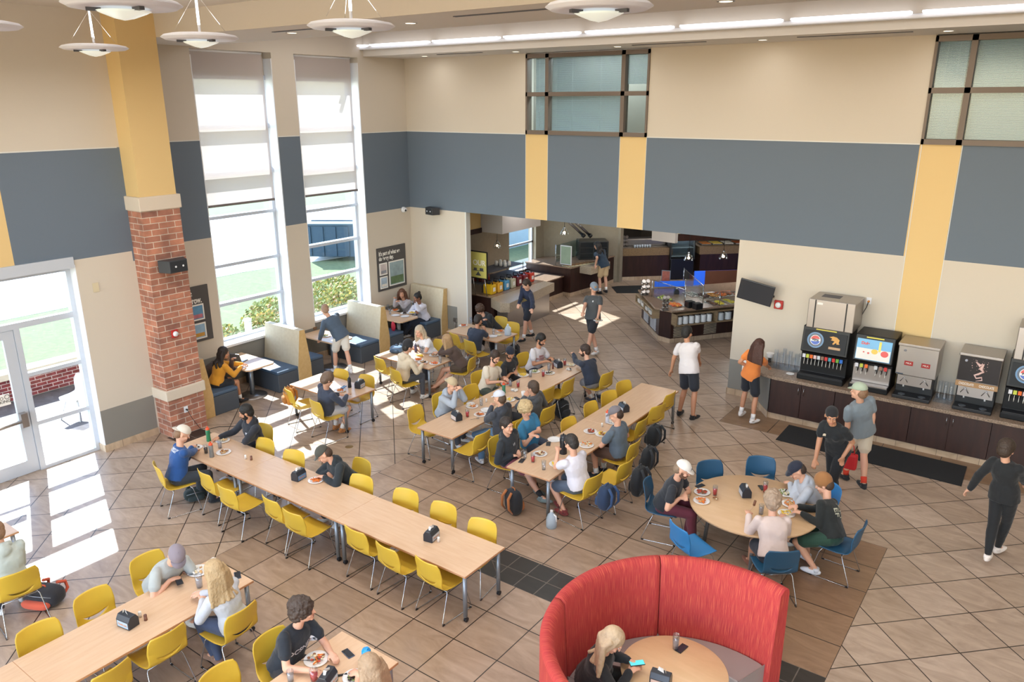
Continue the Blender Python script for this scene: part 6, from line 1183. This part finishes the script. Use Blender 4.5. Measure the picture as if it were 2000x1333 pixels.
t=thing('table_knife','black handled knife on the bottom centre table','knife',tuple(at(660,1322,TZ)+V((0,0,.004))),R_(50)); M().box(0,.09,-.009,.009,0,.012).build('handle',m_black,t); M().box(-.10,0,-.007,.007,.004,.006).build('blade',m_chrome,t)
# student table
dispenser(703,757,TZ,15,'on the sunlit student table','b7bfca'); bottle(683,757,'black insulated bottle beside the dispenser on the student table','20242c','16181d',.2); plate(664,764,'in front of the student',['tan','orange'],'sandwich bits'); phone(671,757,'held by the student in the dark sweater',20,'24407a',dz=.06)
# women table
plate(781,680,'at the left end of the three women table',['red','orange'],'red tomato food'); plate(817,704,'left one by the cream hooded top person',['orange'],'grated carrot'); plate(826,709,'next to the hands of the cream hooded top person',['dark','tan'],'dark leftovers'); plate(849,711,'nearest edge of the three women table',['orange','orange','red'],'heap of orange carrots'); plate(848,695,'in front of the very long haired woman',['brown','tan'],'brown meat'); plate(836,689,'beside the white printed tee woman')
glass_(783,683,'on the left plate side of the three women table'); glass_(860,709,'by the very long haired woman\'s plates'); glass_(823,690,'between the bananas and the white tee woman')
t=thing('banana_bunch','yellow bananas on the three women table','fruit',tuple(at(818,697,TZ)+V((0,0,.02))))
for k in range(3): M().tube([(-.09,.02*k,.0),(-.04,.02*k+.02,.01),(.04,.02*k+.02,.01),(.09,.02*k,.0)],[.008,.017,.017,.008],8).build('banana',mat('banana','e3bf3a',.5),t)
bottle(812,688,'dark purple bottle by the cream hooded top person','4a4560','3a3a48',.18,.03)
def bag(loc,rz,lab,c1,c2,w=.30,h=.42,d=.18,lie=False,name='backpack'):
    t=thing(name,lab,'bag',loc,rz); b=M(); b.sph((0,0,h*.46),(w/2,d/2,h*.5),20,14,fn=lambda q,dd:V((math.copysign(abs(dd.x)**.6,dd.x)*w/2,math.copysign(abs(dd.y)**.6,dd.y)*d/2,math.copysign(abs(dd.z)**.75,dd.z)*h*.46)))
    o=b.build('main_body',cmat(c1),t,sub=1); p=M(); p.sph((0,-d/2,h*.3),(w*.36,d*.25,h*.22),14,10,fn=lambda q,dd:V((math.copysign(abs(dd.x)**.6,dd.x)*w*.38,math.copysign(abs(dd.y)**.6,dd.y)*d*.22,math.copysign(abs(dd.z)**.7,dd.z)*h*.2))).build('front_pocket',cmat(c2),t)
    for s in (-1,1): M().tube([(s*w*.2,d*.4,h*.9),(s*w*.24,d*.75,h*.7),(s*w*.28,d*.75,h*.35),(s*w*.3,d*.42,h*.12)],[.02,.022,.02,.01],8).build('shoulder_strap',cmat(c2),t)
    M().tube([(-.04,0,h*.9),(-.03,0,h*.98),(.03,0,h*.98),(.04,0,h*.9)],.01,6).build('grab_handle',cmat(c2),t); M().tube([(-w*.4,-d*.38,h*.66),(0,-d*.55,h*.78),(w*.4,-d*.38,h*.66)],.006,5).build('zipper',mat('zip_silver','8a8f98',.4,.6),t)
    return t
q=at(775,688,TZ); bag((q.x,q.y,TZ),R_(15),'blue grey bag lying on the left end of the three women table','56708c','3a4a5c',.3,.16,.22)
# jug table
plate(905,637,'with pizza at the left end of the jug table',['orange','red','tan'],'slice of pizza'); plate(962,658,'before the navy tee man on the jug table'); plate(978,648,'by the jug',['orange','tan'],'orange food'); glass_(920,631,'at the far side of the jug table'); glass_(964,654,'beside the navy tee man'); plate(975,656,'small bowl sized one at the jug table',['cream'],'pale side dish',r=.07,fr=.04)
def jug(px,py,z,lab):
    t=thing('water_jug',lab,'jug',tuple(at(px,py,z))); M().lathe([(0,0),(.075,0),(.08,.02),(.08,.14),(.06,.2),(.025,.24),(.02,.26),(0,.26)],20,cap0=False,cap1=False).build('jug_body',mat('jug_plastic','c4d8ea',.35,alpha=.55),t); M().cyl((0,0,.255),(0,0,.275),.022).build('cap',m_white,t); M().tube([(.03,0,.22),(.075,0,.2),(.085,0,.12)],.012,8).build('handle',m_white,t)
jug(992,655,TZ,'translucent gallon jug on the table by the servery'); jug(1077,1030,0,'translucent gallon jug on the floor by the right table leg')
# middle table
dispenser(892,820,TZ,70,'nearest one on the middle long table beside a red drink','c8bcb8'); glass_(913,815,'beside the nearest dispenser of the middle table','red'); plate(938,811,'with orange fries before the dark jacket man',['fry','brown'],'orange fries and meat'); plate(922,795,'before the grey hooded top man',['orange','cream'],'half eaten meal'); plate(919,790,'stacked small one before the grey hooded top man',r=.08); glass_(940,793,'by the shakers of the middle table'); shaker(950,786,'on the near half of the middle table'); plate(951,802,'empty one before the dark jacket man'); cutlery(928,820,'lying by the fries of the dark jacket man',60)
bottle(984,768,'green bottle with orange lid on the middle table','3a7a62','e0562a',.2); plate(989,751,'before the cream tee man',['brown','red'],'brown and red meal'); plate(995,782,'with yellow melon before the charcoal hooded top man',['cream','egg'],'pale yellow slices'); glass_(1012,757,'before the cream tee man on the middle table','red'); glass_(997,755,'beside the cream tee man','pale'); plate(1005,764,'small one with napkin in the middle of the middle table',['paper'],'crumpled napkin',r=.07); phone(1010,779,'near the charcoal hooded top man',70)
plate(1022,734,'with yellow eggs before the black head wrap man',['egg'],'yellow scrambled eggs'); plate(1044,727,'before the red printed tee man',['cream','green'],'pale pasta'); glass_(1036,737,'by the egg plate','pale'); glass_(1061,736,'in the middle between two plates','red'); plate(1073,730,'right of the middle red drink',['dark','cream'],'dark leftovers'); glass_(1072,724,'tall one by the red printed tee man','pale'); bottle(1080,721,'small brown red sauce bottle on the middle table','6a2a20','5a2a20',.12,.018)
dispenser(1090,717,TZ,60,'farthest one on the middle long table'); glass_(1103,714,'farthest, before the dark long sleeved bearded man','red'); plate(1115,714,'at the far end of the middle table',['cream'],'pale side',r=.09); plate(1111,723,'small one with wrappers at the far end of the middle table',['paper','dark'],'silver wrappers',r=.06,fr=.04); phone(1078,702,'held by the red printed tee man',10,'1b1d22',dz=.11)
# right table
phone(1019,901,'with camera side up by the black hooded top man',15); glass_(1025,896,'at the near corner of the right long table'); glass_(1041,903,'before the blue tee man','red'); plate(1055,888,'with potatoes before the blue tee man',['cream','brown'],'potatoes and meat'); glass_(1062,918,'before the white tee man'); phone(1071,868,'by the crossed arms of the blue tee man',30); plate(1083,860,'empty one behind the big black bottle'); bottle(1100,886,'big black gallon bottle on the right long table','1c1e24','26282e',.32,.06)
plate(1087,908,'with yellow food before the white tee man',['egg','cream'],'yellow eggs'); plate(1145,871,'heaped with waffle and fork',['orange','tan','cream'],'heap of waffle and syrup',r=.125,fr=.085); plate(1153,844,'with a sausage in the middle of the right table',['brown','red'],'red brown sausage'); plate(1176,850,'before the slate tee man',['egg','brown'],'yellow eggs and meat'); shaker(1176,834,'at the middle of the right long table'); plate(1197,826,'beside the white bottle',['paper'],'napkin'); bottle(1186,826,'pale grey bottle with orange lid on the right long table','c9ccd6','e0562a',.22)
dispenser(1218,803,TZ,60,'chrome ended one on the empty half of the right long table'); cutlery(1143,866,'standing on the waffle plate',40)
# round table
phone(1367,950,'flat black one before the white cap man',-20,'2c2226'); plate(1371,963,'farther one before the white cap man',['red','brown'],'bones and red bits'); cutlery(1370,961,'on the farther plate of the white cap man',-30); plate(1370,980,'nearer one before the white cap man',['tan','orange'],'cracker crumbs'); glass_(1396,968,'near the white cap man','red'); t=food(1397,977,TZ,['brown','cream'],'crumpled brown wrapper','on the round table',.035,8)
dispenser(1455,968,TZ,35,'black one in the middle of the round table'); glass_(1494,962,'beside the dispenser on the round table','red',h=.17); phone(1488,954,'tiny dark one behind the red drink',40); plate(1534,965,'before the pale grey hooded top man',['dark','cream','green'],'noodles and dark meat',r=.12,fr=.08); plate(1543,986,'with a round bun',['tan','tan','orange'],'golden bun'); plate(1536,1005,'with macaroni before the brown beanie man',['egg','cream'],'yellow macaroni'); glass_(1486,1005,'with clear drink by the cream sweatshirt man','pale'); 
t=thing('drumstick','brown food on a stick held by the cream sweatshirt man','food',tuple(at(1462,1000,.80))); M().tube([(0,0,0),(.05,.04,.09)],.005,6).build('stick',mat('stick','c9a88a',.6),t); M().tube([(.05,.04,.09),(.06,.05,.16)],.017,10).build('meat',mat('drum','7a5038',.6),t)
# red booth table
glass_(1319,1268,'on the small round table in the red booth','pale',.72,.17); phone(1331,1268,'black one with lit widgets in the red booth',-8,'1b1d22',z=.72); dispenser(1290,1338,.72,100,'in the red booth','c8b0a8'); phone(1244,1297,'with bright teal screen held by the blonde in the red booth',-45,'1b1d22',z=.72,dz=.10,scr='4fc0c8')
# booth tables
t=thing('laptop','open silver laptop on the booth table','laptop',tuple(at(466,705,.735)+V((0,0,.002))),R_(200)); M().box(-.16,.16,-.11,.11,0,.014).build('base',mat('laptop_grey','8a9098',.3,.5),t,bev=.004); M().box(-.16,.16,-.004,.004,0,.21,T=MX.Translation((0,.11,.012))@MX.Rotation(-.35,4,'X')).build('lid',MATS['laptop_grey'],t); M().box(-.15,.15,-.006,-.004,.01,.20,T=MX.Translation((0,.11,.012))@MX.Rotation(-.35,4,'X')).build('screen',mat('lap_screen','7a9aa8',.2,emit='7a9aa8',es=.3),t)
plate(636,657,'under the standing man',['green','tan'],'salad leftovers',z=.735); t=thing('caddy','small brown caddy at the back of the standing man booth table','caddy',tuple(at(612,643,.735))); M().box(-.08,.08,-.05,.05,0,.06).build('tray',mat('caddy_brown','8a6a50',.6),t); M().box(-.06,.0,-.03,.03,.06,.13).build('menu_card',mat('tanc','c99e68',.6),t)
for px,py,l,k,de in ((772,607,'with red food in the corner booth',['red','orange'],'red pizza piece'),(773,617,'nearest edge in the corner booth',None,''),(790,613,'between the two women in the corner booth',['dark'],'dark sauce'),(791,619,'right front one in the corner booth',None,''),(805,612,'before the white sweatshirt woman',['cream','egg'],'pale leftovers')): plate(px,py,l,k,de,z=.735)
glass_(758,606,'left back one in the corner booth',None,.735); glass_(762,614,'left front one in the corner booth',None,.735); phone(810,616,'beside the white sweatshirt woman',0,z=.735); dispenser(749,600,.735,90,'dark one at the wall of the corner booth'); glass_(807,596,'in the hand of the white sweatshirt woman','dark',z=1.06,h=.11)
# carried / held
t=M().lathe([(.0,.001),(.07,.001),(.115,.014),(.07,.008),(0,.005)],32,cap0=False,cap1=False).build('dinner_plate',m_plate,None,loc=tuple(at(1168,627,1.03))); tag(t,'white dinner plate carried by the man in the charcoal tee','plate','dinner plates on the tables')
food(1168,627,1.03,['brown','cream'],'brown food','on the carried plate')
t=thing('cup','white cup held by the drinking man in the charcoal hooded top','cup',tuple(at(1022,775,.95))); M().lathe([(0,0),(.03,0),(.036,.1),(.033,.1),(.027,.01),(0,.01)],18,cap0=False,cap1=False).build('cup_wall',m_plate,t)
t=thing('red_bag','red bag carried between the polo woman and the grey tee man','bag',tuple(at(1655,915,.42))); M().prism([(-.13,-.06),(.13,-.06),(.13,.06),(-.13,.06)],0,.26).build('bag_body',mat('red_bag_m','c01f24',.6,bump=.4,bs=20),t,bev=.03); M().tube([(-.08,0,.25),(-.05,0,.4),(.05,0,.4),(.08,0,.25)],.008,6).build('handles',MATS['red_bag_m'],t)
t=thing('paper_folder','white paper folder tucked under the arm of the orange tee woman','folder',tuple(at(1462,712,1.0)),R_(70)); M().box(-.02,.02,-.14,.14,-.16,.12).build('folder_sheet',m_paper,t,bev=.008)
# bags
q=at(1003,1003,0); bag((q.x,q.y,0),R_(160),'brown and black backpack on the floor under the right long table','1c1f26','a8683a',.33,.44,.2)
q=at(90,1178,0); b_=bag((q.x,q.y,0),R_(25),'colourful tie patterned bag on the floor at the left','26262c','c8563c',.5,.26,.3)
q=at(382,975,0); bag((q.x,q.y,0),R_(70),'dark small bag on the floor under the blue jacket person','23302f','2d3a3c',.34,.2,.2)
bag((2.85,-6.60,.45),R_(-20),'mustard brown backpack sitting on the chair at the student table','c8862e','a86a26',.28,.38,.18)
bag((9.66,-6.38,.32),R_(-96),'navy blue backpack hanging on the chair of the white tee man','1f3350','27436a',.32,.42,.2)
bag((9.84,-5.7,.30),R_(-94),'black hooded bag hanging on the empty chair behind the white tee man','15171b','1d2024',.34,.52,.18)
bag((9.62,-4.96,.34),R_(-92),'black coat like bag behind the slate tee man','17191c','202327',.34,.46,.16)
bag((9.30,-4.08,.36),R_(-90),'round black backpack hanging on the second chair past the slate tee man','14171a','1b1f23',.36,.42,.2)
q=at(1020,700,0); bag((3.95,-.75,0),R_(10),'black backpack under the right end of the jug table','1c1e24','2a2c33',.3,.38,.2)
bag((6.9,-3.2,0),R_(80),'dark backpack on the floor under the middle table','1d2228','2a3038',.3,.4,.2)
t=thing('snack_cup','small red snack wrapper on the booth bench of the corner booth','bag',(1.0,-1.85,.48)); M().sph((0,0,.1),(.06,.05,.14),12,9,fn=lambda q,d:q*(1+.1*math.sin(8*d.x))).build('wrapper',mat('pink_bag','c8304a',.5),t)
# floor drain
for (px,py) in ((682,873),): q=at(px,py,0); t=thing('floor_drain','round brass floor drain in the sunlit aisle','drain',(q.x,q.y,0)); M().lathe([(0,.002),(.07,.002),(.075,.0)],24,cap0=False,cap1=False).build('cover',mat('brass','9a835c',.4,.6),t)
# ================================================================ LIGHT
for nm in list(MATS): pass
wd=bpy.data.worlds.new('sky'); SC.world=wd; wd.use_nodes=True; nt=wd.node_tree; bg=nt.nodes['Background']
sk=nt.nodes.new('ShaderNodeTexSky'); sk.sky_type='NISHITA'; sk.sun_disc=False; sk.sun_elevation=R_(40); sk.sun_rotation=R_(200); sk.air_density=1.0; sk.dust_density=.6; sk.ozone_density=1
nt.links.new(sk.outputs[0],bg.inputs[0]); bg.inputs[1].default_value=SKY
sd=bpy.data.lights.new('sun','SUN'); sd.energy=SUN; sd.angle=R_(.6); sd.color=(1,.975,.945); so=bpy.data.objects.new('sun',sd); COL.objects.link(so)
dr=V((3.65,-1.52,-3.3)).normalized(); so.rotation_euler=dr.to_track_quat('-Z','Y').to_euler(); so.location=(-20,10,20)
def area(name,loc,sx,sy,e,col=(1,1,1),rot=(0,0,0)):
    l=bpy.data.lights.new(name,'AREA'); l.shape='RECTANGLE'; l.size=sx; l.size_y=sy; l.energy=e; l.color=col; o=bpy.data.objects.new(name,l); COL.objects.link(o); o.location=loc; o.rotation_euler=rot; return o
warm=(1,.975,.95)
for i,(x,y,l) in enumerate(lamps): area('disc_lamp_light',(x,y,6.55),.6,.6,LAMP,warm); area('disc_lamp_uplight',(x,y,6.83),.5,.5,LAMP*.5,warm,(PI,0,0))
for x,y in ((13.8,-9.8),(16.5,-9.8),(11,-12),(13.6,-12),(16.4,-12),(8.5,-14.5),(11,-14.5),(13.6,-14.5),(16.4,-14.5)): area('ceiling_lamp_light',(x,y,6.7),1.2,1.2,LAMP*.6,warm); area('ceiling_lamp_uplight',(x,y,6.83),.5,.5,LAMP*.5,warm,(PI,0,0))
for x in (3,8,13,18): area('cove_light',(x,-3.6,7.6),4.5,2.6,COVE,(1,.97,.95))
for x,y,l in DL: area('downlight_beam',(x,y,7.03),.14,.14,DLE,warm)
for x,y,z in ((1.6,2.45,3.3),(3.3,3,3.3),(6.5,3.2,3.3),(3.0,6.5,3.3),(7,6.6,2.3),(5.2,7.2,2.3),(10.3,6,3.3),(4.5,9.2,3.3),(8,10.4,3.3)): area('servery_light',(x,y,z),.9,.9,SERV,warm)
area('office_light',(5.3,1.0,7.15),2.4,.6,OFF,(.93,.97,1)); area('office_light',(13.6,1.0,7.15),2.4,.6,OFF*.12,(.93,.97,1))
SC.view_settings.view_transform='Standard'; SC.view_settings.look='None'; SC.view_settings.gamma=1; SC.view_settings.exposure=EXPO; SC.view_settings.use_curve_mapping=False
SC.cycles.max_bounces=7; SC.cycles.diffuse_bounces=4; SC.cycles.glossy_bounces=3; SC.cycles.transparent_max_bounces=12; SC.cycles.caustics_reflective=False; SC.cycles.caustics_refractive=False; SC.cycles.sample_clamp_indirect=6
